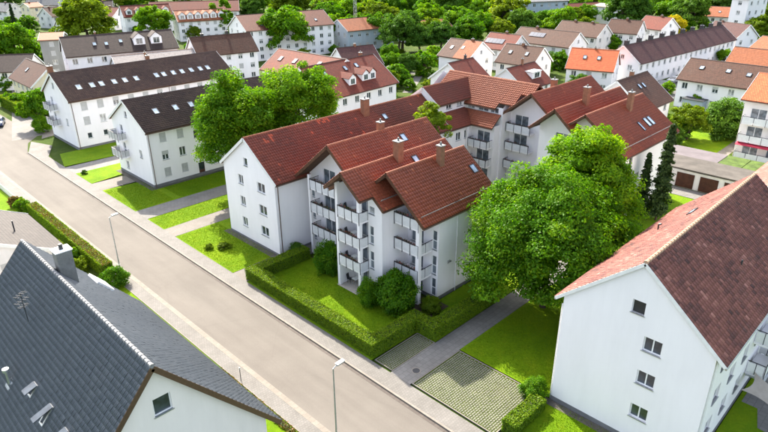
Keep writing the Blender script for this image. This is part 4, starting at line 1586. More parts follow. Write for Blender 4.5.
# blocks along the road on the left
hs = []
for i in range(8):
    x = 36.45 + 2.68 * i - 47.05
    for k, z in enumerate((7.2, 4.55, 2.0)):
        if i == 2:
            continue
        hs.append((x, z, 1.0, 1.35, ('blind', 'half', 'blind', 'double', 'blind')[(i * 2 + k) % 5]))
hs += [(41.8 - 47.05, 1.15, 1.0, 2.0, 'door'), (41.6 - 47.05, 4.0, .8, 1.1, 'dark'), (41.6 - 47.05, 6.6, .8, 1.1, 'dark')]
b, fr, L = house('apartment_building', 'white three-storey block with dark brown roof and widely spaced skylights by the lawn', (34.1, 86.2), (60, 86.2), 5.6, 8.45, 11.75, tiles='flat', roof='t_brown', tint=tint_plain(.42, .15),
                 cat='building', sky=[(-1, .13, .45, .8, 1.15), (-1, .245, .45, .8, 1.15), (-1, .34, .45, .8, 1.15), (-1, .6, .45, .8, 1.15), (-1, .72, .45, .8, 1.15)], tw=.33, tl=.38, plinth=.55,
                 holes={'-y': hs, '-x': [(2.6, 7.0, .9, 1.9, 'tall'), (2.6, 4.3, .9, 1.9, 'tall'), (2.6, 1.7, .9, 1.2), (.2, 9.9, .8, .9, 'single'), (-2.8, 4.6, .9, 1.2, 'half')]})
for z in (6.0, 3.35):
    b.balcony(-12.95 - 1.25, -12.97, 1.2, 4.4, z, 3, (True, True), False, panel='shutter')
b.downpipe(-12.7, -5.68, .1, 8.4)
hs = []
for i in range(10):
    x = 35.65 + 2.72 * i - 49.1
    hs += [(x, 7.3, 1.05, 1.4, ('blind', 'blind', 'half')[i % 3]), (x, 4.8, 1.05, 1.4, ('blind', 'curtain', 'blind', 'half')[i % 4]), (x, 2.2, .8, 1.0, 'double')]
b, fr, L = house('apartment_building', 'long white three-storey block with dark brown roof and a row of ten skylights', (33.4, 113.0), (64.8, 113.0), 6.0, 8.55, 12.1, tiles='flat', roof='t_brown', tint=tint_plain(.5, .17),
                 cat='building', sky=[(-1, a, .33, .85, 1.25) for a in (.095, .165, .215, .285, .345, .41, .53, .575, .635, .69)] + [(-1, .75, .33, .85, 1.25), (-1, .81, .33, .85, 1.25), (-1, .86, .33, .85, 1.25)], tw=.33, tl=.38, plinth=.5,
                 holes={'-y': hs, '-x': [(2.6, 7.0, .9, 1.9, 'tall'), (2.6, 4.3, .9, 1.9, 'tall'), (.4, 10.2, .9, 1.0, 'single'), (-3.0, 4.4, .9, 1.2)]}, chim=[(.03, 3.0, .9, .8, .8), (.56, .8, .9, .6, .6)])
for z in (6.0, 3.35):
    b.balcony(-15.7 - 1.25, -15.72, 0.2, 3.6, z, 3, (True, True), False, panel='shutter')
b.downpipe(-15.45, -6.1, .1, 8.4)
b.downpipe(2.0, -6.1, .1, 8.4)

RI = dict(ridge='ridge_brown')
b, fr, L = px_house('apartment_building', 'white block with dark roof and two gabled dormers behind the long skylight block', (60.5, 38.0), (170, 30.0), 12.5, hw=5.2, ze=9.0, roof='r_dark', cat='building', floors=3,
                    sky=[(-1, .27, .45), (-1, .37, .42), (-1, .50, .50)], dorm=[(-1, .66, 2.6, 1.6, .25), (-1, .82, 2.6, 1.6, .25)], chim=[(.3, .3, .7, .4, .4)], seed=2)
px_house('house', 'low house with a pale sandy roof tucked behind the long skylight block', (112.6, 57.0), (198, 49.0), 8.6, hw=3.8, ze=6.4, roof='r_pale', ridge='ridge_light', seed=3, chim=[(.35, -1, .5, .4, .4)])
px_house('apartment_building', 'white two-storey house with brown roof beside the big leafy trees', (190, 38.3), (249, 33.3), 11.0, hw=4.6, ze=7.4, roof='r_brown', cat='building', chim=[(.2, .2, .8, .7, .7), (.62, .2, 1.0)], chimmat='chimdark', seed=4)
b, fr, L = px_house('apartment_building', 'tall pale apartment block with red-brown roof behind a rounded tree', (236, 16.0), (322, 10.0), 12.6, hw=7.0, ze=9.0, roof='r_redbrown', cat='building', floors=4, sky=[(-1, .2, .25), (-1, .32, .28), (-1, .44, .28), (-1, .82, .3)], style=['double', 'half', 'double', 'curtain'], seed=5)
b, fr, L = px_house('apartment_building', 'red-brown roofed block with three white skylights beyond the leafy trees', (346, 60.5), (280, 49.5), 11.0, hw=5.2, ze=7.6, roof='r_red', cat='building', sky=[(1, .28, .55, 1.0, 1.3), (1, .62, .5, 1.0, 1.3), (1, .84, .5, 1.0, 1.3)], seed=6)
b, fr, L = px_house('apartment_building', 'red-roofed block with two small gabled dormers and skylights by a round bush', (300, 69.2), (372, 55.0), 11.0, hw=6.5, ze=6.4, roof='r_dred', cat='building', sky=[(-1, .22, .65), (-1, .50, .68), (-1, .66, .70)], dorm=[(-1, .42, 1.9, 1.3, .18), (-1, .62, 1.9, 1.3, .22), (-1, .72, 1.9, 1.3, .22)], chim=[(.85, .5, .8)], seed=7)
px_house('house', 'small plum-roofed house with white gable below the lattice mast', (337, 49.0), (372, 45.4), 9.0, hw=4.6, ze=5.4, roof='r_purple', chim=[(.5, 0, .8, .5, .5)], seed=8)
px_house('apartment_building', 'pale blue block with orange roof behind the lattice mast', (338, 20.0), (384, 16.0), 9.5, hw=5.5, ze=6.6, wall='bluewall', roof='r_pink', cat='building', seed=9)
px_house('house', 'orange-roofed house half hidden among the dense central trees', (405, 22.0), (445, 19.0), 7.0, hw=5, ze=4.5, roof='r_pink', seed=10)

# houses in the upper right
b, fr, L = px_house('house', 'white double house with half brown and half pink roof', (482, 42.6), (452, 39.0), 9.3, hw=5.2, ze=5.9, roof='r_brown', sky=[(1, .75, .45), (1, .42, .5)], seed=11, chim=[(.3, 0, .6)])
O, e, u, n, LL, sl_, th = fr[1]
g = b.g()
g.obox(O, e, u, n, 0, LL * .5, -.01, sl_ * .995, th + .002, th + .05, uv=True)
pr_ = g.build('roof', 'r_pink', b.root)
pr_['label'] = 'newer pink tiled half of the roof'
px_house('house', 'white gabled house with plain dark red roof behind the red-tiled complex', (448.5, 64.0), (472, 58.5), 9.0, hw=4.6, ze=5.6, roof='r_dred', seed=12, chim=[(.75, .3, .9, .45, .45)], chimmat='chimdark')
px_house('house', 'white house with dark solar panels on a red roof', (521, 36.0), (491.5, 33.0), 9.0, hw=4.8, ze=5.8, roof='r_dred', seed=13, solar=[(1, .38, .35, 1.1, 1.8, 5)], chim=[(.5, -.4, .7)], wins='front back right left')
px_house('house', 'cream-gabled double house with brown roof and two skylights', (543.5, 48.5), (507.4, 44.4), 9.0, hw=4.5, ze=5.6, roof='r_brown', wall='warm', seed=14, sky=[(1, .32, .5), (1, .75, .5)], chim=[(.55, 0, .7)], wins='front back right left')
b, fr, L = px_house('house', 'dark red-roofed house with a white box dormer and slim chimney', (506.5, 69.4), (534, 62.6), 8.0, hw=4.6, ze=4.6, roof='r_dred', seed=15, chim=[(.55, 0, 1.4, .4, .4)])
b.dormer(1.2, -3.4, 5.7, 3.4, 1.35, 3.0, 'zinc', -1, 'white', True)
px_house('house', 'wide white house with brown roof and pale roof panels beside the bushes', (579.6, 33.3), (522, 27.4), 9.0, hw=4.9, ze=5.8, roof='r_brown', seed=16, solar=[(1, .50, .45, 1.2, 1.7, 4)], chim=[(.72, 0, .7)], wins='front back right left')
px_house('house', 'white house with bright orange tiled roof and two skylights', (618.5, 51.5), (573, 48.5), 9.0, hw=5.0, ze=5.4, roof='r_orange', ridge='ridge_red', seed=17, sky=[(1, .37, .5), (1, .66, .5)], chim=[(.5, 0, .5, .4, .4)], wins='front back right left')
b, fr, L = px_house('house', 'long white terrace of houses with plum roof and evenly spaced chimneys', (624, 46.3), (722, 25.5), 9.2, hw=4.4, ze=5.8, roof='r_purple', cat='terrace', seed=18, chim=[(.03 + .105 * i, .3, 1.1, 1.05, .9) for i in range(10)], chimmat='chimdark')
px_house('house', 'plum-roofed end house beyond the long chimneyed terrace', (716, 21.5), (750, 25.5), 9.2, hw=4.8, ze=5.8, roof='r_purple', seed=19, chim=[(.2, 0, .6)], wins='front back left right')
px_house('house', 'brown-roofed house with dark timber front between shrubs and pale gable', (606, 25.0), (563, 21.0), 8.6, hw=4.6, ze=5.4, roof='r_brown', wall='white2', seed=20, chim=[(.3, 0, .6), (.7, 0, .6)], wins='front back left right')
px_house('house', 'white gabled house with reddish-brown roof beside the yellow tree', (643, 21.6), (612, 19.6), 9.0, hw=4.6, ze=5.8, roof='r_brown', seed=21, chim=[(.5, 0, .7)], wins='front back left right')
px_house('house', 'dark-roofed house with white shed dormer behind the yellow tree', (672, 18.5), (647, 16.0), 9.0, hw=4.8, ze=5.8, roof='r_dred', seed=22, chim=[(.4, 0, .7)], wins='front back left right')
px_house('building', 'long low block with salmon-orange roof at the edge of the wood', (764, 9.0), (705, 6.5), 8.5, hw=6.5, ze=5.6, roof='r_pink', cat='building', seed=23, wins='front back left right', sky=[(1, .2, .4, 2.4, 1.2), (1, .7, .4)])
b, fr, L = px_house('house', 'white double house with brown roof, three skylights and a glazed porch', (771, 68.5), (692, 59.0), 9.2, hw=5.2, ze=5.9, roof='r_brown', seed=24, sky=[(1, .78, .55, .9, 1.0), (1, .45, .55, .9, 1.0), (1, .2, .5, .9, 1.0)], wins='front back left right')
b.g().box(1.0, 5.0, 5.2, 7.6, 0, 2.4).build('porch', 'bluewall', b.root)
b.g().box(.8, 5.2, 5.15, 7.9, 2.41, 2.52).build('porch_roof', 'r_grey', b.root)
px_house('house', 'pinkish-red roofed house behind the double house with the porch', (780, 52.0), (736, 47.5), 8.5, hw=4.6, ze=5.4, roof='r_pink', seed=25, wins='front back left right')
px_house('house', 'red-orange roofed house at the tree-lined street end', (790, 40.0), (764, 36.5), 8.5, hw=4.6, ze=5.6, roof='r_pink', seed=26)
px_house('house', 'white gabled house with brown roof and chimney behind the red tiled complex', (617.5, 82.2), (646.5, 72.6), 11.0, hw=4.9, ze=7.2, roof='r_brown', seed=27, sky=[(-1, .42, .6, .7, 1.0), (-1, .55, .6, .7, 1.0)], chim=[(.5, .2, .9, .6, .6)])

# block with balconies and a red awning at the right
AB = Bld('apartment_building', 'apartment block with orange roof, glazed balconies and a red awning', 'building', (106, 25.4, 0), 0, (106, 25.4, 0))
AB.volume(9.0, 25.6, 104.8, 117.0, 110.9, 12.75, .45, 'warm', {'-y': [(23.4 - 3.4 * i, z + 1.1, 2.2, 2.0, 'multi') for i in range(3) for z in (.9, 3.7, 6.5)]}, plinth=.4, swap=True)
AB.roof(8.5, 26.1, 110.9, 12.8, .45, 104.1, 117.7, 'r_orange', ridge='ridge_red', swap=True)
for z in (.9, 3.7, 6.5):
    AB.balcony(103.4, 104.75, 16.8, 25.2, z, 5, (True, True), False, panel='trim')
g = AB.g()
g.obox((102.9, 17.0, 3.1), (0, 1, 0), Vector((1, 0, .28)).normalized(), Vector((-.28, 0, 1)).normalized(), 0, 8.2, 0, 1.9, 0, .04)
g.build('awning', 'awning', AB.root)

# garages
GA = Bld('garage_row', 'row of low garages with brown timber doors and a gravel flat roof', 'garages', (86.9, 24, 0), 0, (86.9, 24, 0))
GA.volume(87.0, 92.4, 11.0, 31.0, 21, 2.7, 0, 'white2', {'-x': []}, flat=2.6)
GA.g().box(86.75, 92.5, 10.8, 31.3, 2.61, 2.85).build('roof', 'terr', GA.root)
for i in range(6):
    y = 29.6 - 3.15 * i
    g = GA.g()
    g.box(86.93, 86.99, y - 1.2, y + 1.2, .05, 2.15)
    for k in range(-5, 6):
        g.box(86.90, 86.93, y + k * .22 - .09, y + k * .22 + .09, .08, 2.1)
    g.build('garage_door', 'doorwood', GA.root)
GB = Bld('garage_row', 'second garage row behind with a half felted, half planted flat roof', 'garages', (93.5, 24, 0), 0, (93.5, 24, 0))
GB.volume(93.0, 98.2, 8, 34.2, 21, 2.7, 0, 'white2', {}, flat=2.3)
GB.g().box(92.8, 98.4, 24.6, 34.4, 2.31, 2.5).build('roof', 'purple', GB.root)
for i in range(5):
    y = 24.5 - 3.2 * i
    GB.g().box(92.8, 98.4, y - 3.1, y, 2.31, 2.5).build('roof', 'greenroof', GB.root)
sheet('forecourt', rect(83.6, 86.7, 8, 33), .016, 'concrete')
sheet('garden_lawn', [(98.6, 25.6), (103.6, 26), (126, 30), (126, 48), (104, 46), (98.6, 40)], .016, 'lawn')
sheet('garden_lawn', [(66, 8), (83.4, 8), (83.4, 27), (66, 27)], .02, 'lawn')
sheet('path', [(100, 26.5), (103, 26.5), (126, 27.4), (126, 28.6), (103, 28.4)], .03, 'pathpave')

# far left houses
px_house('house', 'dark-roofed white house beside the cream gabled house', (0, 55.5), (33, 54.5), 7.6, hw=4.8, ze=4.6, roof='r_dark', seed=31, off_end=0)
b, fr, L = px_house('house', 'cream gabled house with brown roof and one skylight by the lane', (49, 68.0), (26.5, 59.5), 8.2, hw=4.0, ze=4.9, roof='r_brown', wall='cream', seed=32, wins='front back left right', sky=[(1, .6, .5, .8, 1.1)])
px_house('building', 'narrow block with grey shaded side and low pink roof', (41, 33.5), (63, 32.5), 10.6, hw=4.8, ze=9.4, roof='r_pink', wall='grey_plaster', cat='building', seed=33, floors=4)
px_house('shed', 'lean-to shed with bright white sheet roof beside the cream house', (38, 88.0), (51, 73.5), 3.6, hw=1.5, ze=3.2, roof='r_pale', ridge=None, cat='shed', seed=34, wins='')
fl_list = [
    ('white house with grey roof behind the dark conifer', (0, 3.0), (14, 3.6), 8, 4.5, 5, 'white2', 'r_grey'),
    ('beige house with tan roof behind the small round shrub', (24, 3.5), (37, 2.5), 9, 4, 7.5, 'cream', 'r_pink'),
    ('white house with brown hipped-looking roof and rooflight beyond the grey block', (43, 8.5), (58, 7.0), 8, 4.2, 5, 'white2', 'r_brown'),
    ('wide house with pinkish roof behind the willow-like tree', (62, 3.5), (90, 2.5), 9, 5, 6, 'white2', 'r_pink'),
    ('small white gabled house left of the willow-like tree', (57, 20.5), (68, 19.5), 7, 3.6, 4.5, 'white2', 'r_pink'),
    ('white house with deep red gable roof beside the row of white dormers', (104, 7.0), (119, 8.0), 8.5, 4.2, 5, 'white', 'r_dred'),
    ('house with blue-grey roof far behind the pink-roofed house', (28, -2.0), (60, -2.5), 9, 4.5, 6, 'white2', 'r_grey'),
    ('dark-roofed house at the far edge of the left quarter', (96, 1.5), (112, 1.0), 8, 4.5, 5, 'white2', 'r_dark'),
]
for i, (lb, a, c_, zr_, hw_, ze_, wl, rf) in enumerate(fl_list):
    px_house('house', lb, a, c_, zr_, hw=hw_, ze=ze_, wall=wl, roof=rf, seed=40 + i, chim=[(.4, 0, .6)])
b, fr, L = px_house('house', 'red-roofed terrace with a row of white gabled dormers behind the round tree', (120, 6.5), (168, 4.0), 10, hw=5, ze=6.5, roof='r_dred', cat='terrace', dorm=[(-1, .12 + .19 * i, 2.2, 1.5, .12) for i in range(5)], seed=50)
b, fr, L = px_house('house', 'orange-red roofed terrace with white gabled dormers behind the poplars', (174, 11.5), (222, 9.0), 10, hw=5.5, ze=7.0, roof='r_pink', cat='terrace', dorm=[(-1, .10 + .16 * i, 2.2, 1.5, .12) for i in range(6)], seed=51)
px_house('house', 'long dark-red roofed terrace far behind the white dormers', (150, 2.5), (238, 0.5), 10, hw=6, ze=6.5, roof='r_dred', cat='terrace', seed=52)
px_house('house', 'pale flat-fronted house on the wood edge with red roof', (560, 4.5), (598, 2.5), 8, hw=4.5, ze=5.5, roof='r_dred', seed=53)
px_house('building', 'white modern block among the trees behind the wide brown-roofed house', (602, 3.5), (624, 5.5), 9.2, hw=5, ze=8.6, roof='r_pale', cat='building', seed=54, floors=3, wins='front back left right')
px_house('building', 'bluish far apartment block between tree tops', (516, -1.5), (560, -3.0), 12, hw=6, ze=11, roof='r_grey', wall='bluewall', cat='building', seed=55, floors=4, wins='front back left right')
px_house('building', 'white far tower block above the salmon-roofed building', (743, -6), (760, -5), 16, hw=6, ze=15, roof='r_grey', cat='building', seed=56, floors=5, wins='front back left right')
# streets between the far houses
def strip(name, pts, wd, z, mat):
    P = [Vector((p[0], p[1])) for p in pts]
    lft, rgt = [], []
    for i, p in enumerate(P):
        d = (P[min(i + 1, len(P) - 1)] - P[max(i - 1, 0)]).normalized()
        q = Vector((-d.y, d.x)) * wd / 2
        lft.append(p + q)
        rgt.append(p - q)
    return sheet(name, [tuple(v) for v in lft] + [tuple(v) for v in rgt[::-1]], z, mat)


strip('street', [(128, 53.5), (230, 50.0), (330, 40)], 8.5, .02, 'street')
strip('street', [(62, 128), (100, 127), (128, 128), (146, 118)], 4.0, .02, 'concrete')
strip('footpath', [(104, 96), (122, 108), (125, 124)], 2.2, .024, 'pave')
strip('footpath', [(120, 40), (134, 52)], 2.0, .024, 'pave')

# ------------------------------------------------------------------ street lamps, mast, small street things
def lamp(x, y, h, label, arm=.55):
    r = thing('street_lamp', label, 'lamp', (x, y, KZ), 0, 'street lamps on the left pavement')
    g = G()
    g.tube((0, 0, 0), (0, 0, h * .2), .085, .085, 10).tube((0, 0, h * .2), (0, 0, h - .1), .065, .042, 10)
    g.tube((0, 0, h - .1), (arm * .6, 0, h + .02), .036, .034, 8)
    g.build('pole', 'galv', r)
    hd = G()
    hd.obox((arm * .5, 0, h - .02), (1, 0, .06), (0, 1, 0), (-.06, 0, 1), 0, .62, -.13, .13, 0, .12)
    ho = hd.build('lamp_head', 'galv', r)
    G().obox((arm * .5, 0, h - .02), (1, 0, .06), (0, 1, 0), (-.06, 0, 1), .06, .56, -.1, .1, -.03, -.002).build('lens', 'curtain', ho)


lamp(19.85, 59.15, 6.85, 'slim grey street lamp beside the end of the reddish hedge')
lamp(19.75, 24.4, 7.25, 'slim grey street lamp beside the slate-grey house')

ms = thing('lattice_mast', 'tall thin lattice mast rising behind the plum-roofed house', 'mast', (146, 159, 0))
g = G()
hM = 34.0
for (sx, sy) in ((-1, -1), (1, -1), (1, 1), (-1, 1)):
    g.tube((sx * .42, sy * .42, 0), (sx * .26, sy * .26, hM), .06, .05, 5)
g.build('legs', 'galv', ms)
g = G()
z = 0
k = 0
while z < hM - 1.2:
    w0, w1 = .42 - .16 * z / hM, .42 - .16 * (z + 1.2) / hM
    for (a, b_) in (((-1, -1), (1, -1)), ((1, -1), (1, 1)), ((1, 1), (-1, 1)), ((-1, 1), (-1, -1))):
        p, q = (a, b_) if k % 2 else (b_, a)
        g.tube((p[0] * w0, p[1] * w0, z), (q[0] * w1, q[1] * w1, z + 1.2), .025, n=4)
    z += 1.2
    k += 1
g.build('bracing', 'galv', ms)

pp = thing('marker_post', 'thin dark marker post on the pavement edge by the slate-grey house', 'post', (19.3, 35.6, KZ))
G().tube((0, 0, 0), (0, 0, 1.25), .03, n=8).build('post', 'dark', pp)
G().box(-.05, .05, -.015, .015, 1.05, 1.3).build('plate', 'frame', pp)

fn = thing('garden_fence', 'low pale picket fence in front of the garden left of the road', 'fence', (18.45, 92, 0))
for i in range(26):
    G().box(-.02, .02, -5 + i * .4, -5 + i * .4 + .16, .1, 1.05).build('picket', 'trim', fn)
G().box(.02, .06, -5, 5.2, .75, .85).build('rail', 'trim', fn)
G().box(.02, .06, -5, 5.2, .3, .4).build('rail', 'trim', fn)
sheet('garden_lawn', [(4, 71.5), (17.9, 71.5), (18.3, 84), (18.3, 112), (4, 112)], .07, 'lawn')
sheet('garden_lawn', [(16.9, 15), (19.14, 15), (19.14, 57.5), (16.9, 57.5)], .1, 'lawn')
G_ = G().box(19.08, 19.145, 15, 57, 0, .15)
structure(G_.build('edging', 'kerb'))

ss = thing('sun_sail', 'beige shade sail stretched over the side entrance of the white block', 'sun sail', (43.5, 5.0, 0))
g = G()
sv = [(-1.3, -1.2, 2.2), (1.2, -1.5, 2.4), (1.4, 1.1, 2.9), (-1.2, 1.2, 2.7)]
NN = 8
grid = {}
for i in range(NN + 1):
    for j in range(NN + 1):
        a, b_ = i / NN, j / NN
        pinch = .28 * (math.sin(math.pi * a) + math.sin(math.pi * b_)) * .5
        a2 = a + (.5 - a) * .5 * math.sin(math.pi * b_) * .55
        b2 = b_ + (.5 - b_) * .5 * math.sin(math.pi * a) * .55
        p = Vector(sv[0]).lerp(Vector(sv[1]), a2).lerp(Vector(sv[3]).lerp(Vector(sv[2]), a2), b2)
        grid[i, j] = g.vert(p + Vector((0, 0, -pinch * .3)))
for i in range(NN):
    for j in range(NN):
        g.f.append([grid[i, j], grid[i + 1, j], grid[i + 1, j + 1], grid[i, j + 1]])
g.build('cloth', 'canvas', ss)
g = G()
for p in sv[:2]:
    g.tube((p[0], p[1], 0.1), p, .04, n=8)
g.build('posts', 'galv', ss)

bn = thing('waste_bin', 'dark lidded waste container on the paved square behind the shade sail', 'bin', (46.6, 3.6, .14), .1)
G().box(-.6, .6, -.4, .4, .1, 1.05).build('container', 'dark', bn)
G().box(-.63, .63, -.43, .43, 1.053, 1.14).build('lid', 'dark', bn)
for sx in (-1, 1):
    for sy in (-1, 1):
        G().tube((sx * .45, sy * .3 - .04, .1), (sx * .45, sy * .3 + .04, .1), .09, n=10).build('wheel', 'dark', bn)


# ------------------------------------------------------------------ cars
def paint(name, col):
    m, n, b = newmat(name)
    b.inputs['Base Color'].default_value = (*col, 1)
    b.inputs['Roughness'].default_value = .3
    b.inputs['Metallic'].default_value = .3
    b.inputs['Coat Weight'].default_value = .6
    n.links.new(ramp(n, noise(n, 4), [(.3, sc(col, .9)), (.7, col)]), b.inputs['Base Color'])
    return m


_WM = {}


def car(label, loc, rz, col, group='cars parked along the far street'):
    r = thing('parked_car', label, 'car', loc, rz, group)
    L, W = 4.3, 1.78
    prof = [(-2.15, .35), (-2.15, .78), (-1.95, .92), (-1.0, 1.0), (-.35, 1.42), (.9, 1.46), (1.65, 1.05), (2.1, .98), (2.15, .7), (2.15, .35)]
    g = G()
    secs = []
    for yy, ins in ((-W / 2, .0), (-W / 2 + .04, .0), (W / 2 - .04, .0), (W / 2, .0)):
        row = []
        for (x, z) in prof:
            tap = 1.0 if z <= 1.05 else .82
            row.append(g.vert((x, yy * tap, z - (.03 if abs(yy) > W / 2 - .02 else 0))))
        secs.append(row)
    for a in range(3):
        for i in range(len(prof)):
            j = (i + 1) % len(prof)
            g.f.append([secs[a][i], secs[a][j], secs[a + 1][j], secs[a + 1][i]])
    g.f.append(secs[0][::-1])
    g.f.append(secs[3])
    g.build('body', paint('car_paint', col), r)
    for sy in (-1, 1):
        y = sy * (W / 2 * .82 + .09)
        gl = G()
        gl.poly([(-.75, sy * (W / 2 + .006), 1.02), (1.45, sy * (W / 2 + .006), 1.04), (.85, sy * (W / 2 * .82 + .012), 1.40), (-.32, sy * (W / 2 * .82 + .012), 1.37)])
        gl.build('side_window', 'glass', r)
    gl = G()
    gl.poly([(-1.02, -.72, 1.02), (-1.02, .72, 1.02), (-.40, .64, 1.42), (-.40, -.64, 1.42)])
    gl.build('windscreen', 'glass', r)
    gl = G()
    gl.poly([(1.66, -.70, 1.08), (1.66, .70, 1.08), (.97, .62, 1.455), (.97, -.62, 1.455)])
    gl.build('rear_window', 'glass', r)
    for sx in (-1.32, 1.32):
        for sy in (-1, 1):
            if 'w' not in _WM:
                _WM['w'] = G().tube((0, -.11, 0), (0, .11, 0), .32, n=14).mesh('wheel', 'dark')
                _WM['r'] = G().tube((0, -.125, 0), (0, .125, 0), .19, n=10).mesh('rim', 'galv')
            wo = ob('wheel', _WM['w'], r, (sx, sy * (W / 2 - .1), .32))
            ob('rim', _WM['r'], wo)
    for sy in (-1, 1):
        G().box(-2.17, -2.1, sy * .62 - .16, sy * .62 + .16, .66, .8).build('headlight', 'curtain', r)
        G().box(2.1, 2.17, sy * .66 - .12, sy * .66 + .12, .72, .9).build('tail_light', 'awning', r)


car('dark blue car parked in front of the low clipped hedge', (28.6, 135.0, .01), 1.2, (0.02, 0.05, 0.16), None)
cc = [((0.03, 0.03, 0.035), 'black'), ((0.45, 0.46, 0.47), 'silver'), ((0.30, 0.02, 0.03), 'dark red'), ((0.03, 0.04, 0.09), 'navy blue'), ((0.06, 0.065, 0.07), 'dark grey'), ((0.6, 0.6, 0.6), 'white'), ((0.10, 0.10, 0.105), 'charcoal'), ((0.02, 0.06, 0.05), 'dark green')]
CL = ['parked beside the nearest end of the chimneyed terrace', 'second in the line along the chimneyed terrace', 'third in the line along the chimneyed terrace', 'fourth in the line along the chimneyed terrace',
      'fifth in the line along the chimneyed terrace', 'sixth in the line along the chimneyed terrace', 'seventh in the line along the chimneyed terrace', 'last in the line along the chimneyed terrace']
for i in range(8):
    car(cc[i][1] + ' car ' + CL[i], (151 + i * 7.2, 55.6 - .12 * i, .03), -.03 + random.uniform(-.05, .05), cc[i][0])
CL2 = ['across the street from the chimneyed terrace, by the bushes', 'across the street, next to the black car by the bushes', 'further along the far kerb across from the terrace', 'at the far end of the kerb across from the terrace']
for i, k in enumerate((0, 6, 4, 1)):
    car(cc[k][1] + ' car ' + CL2[i], (168 + i * 8.3, 50.2 - .3 * i, .03), 3.1, cc[k][0])

# ------------------------------------------------------------------ trees
LIB = {}


def lib(kind):
    if kind in LIB:
        return LIB[kind]
    sd = len(LIB) * 13 + 5
    if kind.startswith('broad'):
        mat = {'a': 'leaf', 'b': 'leaf', 'c': 'leaf_dark', 'd': 'leaf_pale', 'y': 'leaf_yellow'}[kind[-1]]
        R = (1.0, 1.0, .95)
        cr, C = make_crown('crown', R, 110, 14000, .05, sd, mat, 'round', .23, zc=.98)
        LIB[kind] = (cr, make_trunk(R, .98, sd, .07, C))
    elif kind.startswith('tall'):
        R = (.62, .62, 1.3)
        cr, C = make_crown('crown', R, 80, 7000, .065, sd, 'leaf', 'tall', .2, zc=1.65)
        LIB[kind] = (cr, make_trunk(R, 1.65, sd, .05, C))
    elif kind.startswith('bush'):
        mat = {'a': 'leaf', 'b': 'leaf_dark', 'c': 'leaf_pale', 'r': 'hedge_red'}[kind[-1]]
        R = (1.0, 1.0, .8)
        fine = kind.startswith('bushf')
        cr, C = make_crown('foliage', R, 150 if fine else 60, 16000 if fine else 5200, .042 if fine else .075, sd, mat, 'round', .27, zc=.72, cull=-.9)
        LIB[kind] = (cr, make_trunk(R, .72, sd, .06, C, 7, 'stem'))
    elif kind == 'conifer':
        g_ = G().tube((0, 0, -.1), (0, 0, 11.4), .16, .02, 7)
        LIB[kind] = (make_conifer(12, 1.55, 20000, 77, .14), g_.mesh('trunk', 'bark'))
    return LIB[kind]


def put(kind, x, y, s, label, group=None, name=None, sz=1.0, cat=None, rz=None):
    cr, tr = lib(kind)
    isb = kind.startswith('bush')
    r = thing(name or ('shrub' if isb else ('conifer' if kind == 'conifer' else 'tree')), label, cat or ('shrub' if isb else 'tree'), (x, y, 0), random.uniform(0, 6.28) if rz is None else rz, group)
    a = ob(cr.name.split('.')[0], cr, r)
    b_ = ob(tr.name.split('.')[0], tr, r)
    for o in (a, b_):
        o.scale = (s, s, s * sz)
    return r


def put_px(kind, px, py, rpx, label, group=None, sz=1.0, **k):
    zc = 4.0
    for _ in range(6):
        p = at(px, py, zc)
        D = (p - Vector((0, 0, H))).length
        R = 1.22 * rpx * D / FPX
        zc = {'b': .98, 't': 1.65, 'u': .72}['u' if kind.startswith('bush') else kind[0]] * R * sz
    if kind.startswith('tall'):
        R = R / .75
    return put(kind, p.x, p.y, R, label, group, sz=sz, **k)


# the big tree beside the red-tiled block: own fine foliage
def big_tree(label, x, y, zc, R, n_clump, n_leaf, leaf, seed, r0=.3, mat='leaf', clump=.2):
    r = thing('tree', label, 'tree', (x, y, 0), 0)
    cr, C = make_crown('crown', R, n_clump, n_leaf, leaf, seed, mat, 'round', clump, zc=zc)
    ob('crown', cr, r)
    ob('trunk', make_trunk(R, zc, seed, r0, C, 16), r)
    return r


big_tree('huge leafy green tree shading the lawn beside the tall white gable', 45.7, 24.1, 6.6, (8.0, 7.2, 8.0), 520, 165000, .125, 21, .35, clump=.18)
big_tree('broad leafy tree behind the huge tree, next to the slim conifers', 53.6, 25.2, 8.6, (6.0, 6.0, 7.0), 320, 90000, .14, 22, .3, clump=.19)
big_tree('large leafy tree between the two white blocks, beside the dark-roofed one', 42.2, 70.2, 9.2, (6.4, 5.6, 7.9), 300, 76000, .16, 23, .33)
big_tree('large leafy tree behind the red ridge, away from the dark-roofed block', 53.0, 70.2, 10.2, (6.8, 6.0, 6.8), 260, 60000, .17, 24, .33, 'leaf')
big_tree('slender yellow-green tree poking up in the courtyard of the red-tiled block', 57.0, 48.2, 10.9, (2.6, 2.6, 3.2), 70, 12000, .12, 31, .14, 'leaf_pale')
r = put('conifer', 73.2, 24.7, 1.0, 'tall slim dark conifer in front of the brown garage doors', sz=1.02)
r = put('conifer', 72.0, 26.4, .74, 'shorter slim conifer beside the tall dark one', sz=.98)
put('broadb', 34.2, 127.6, 3.5, 'round street tree standing at the lane corner over a shrub', sz=1.12)
put('bushfa', 33.0, 123.6, 2.0, 'rounded shrub beneath the round street tree')

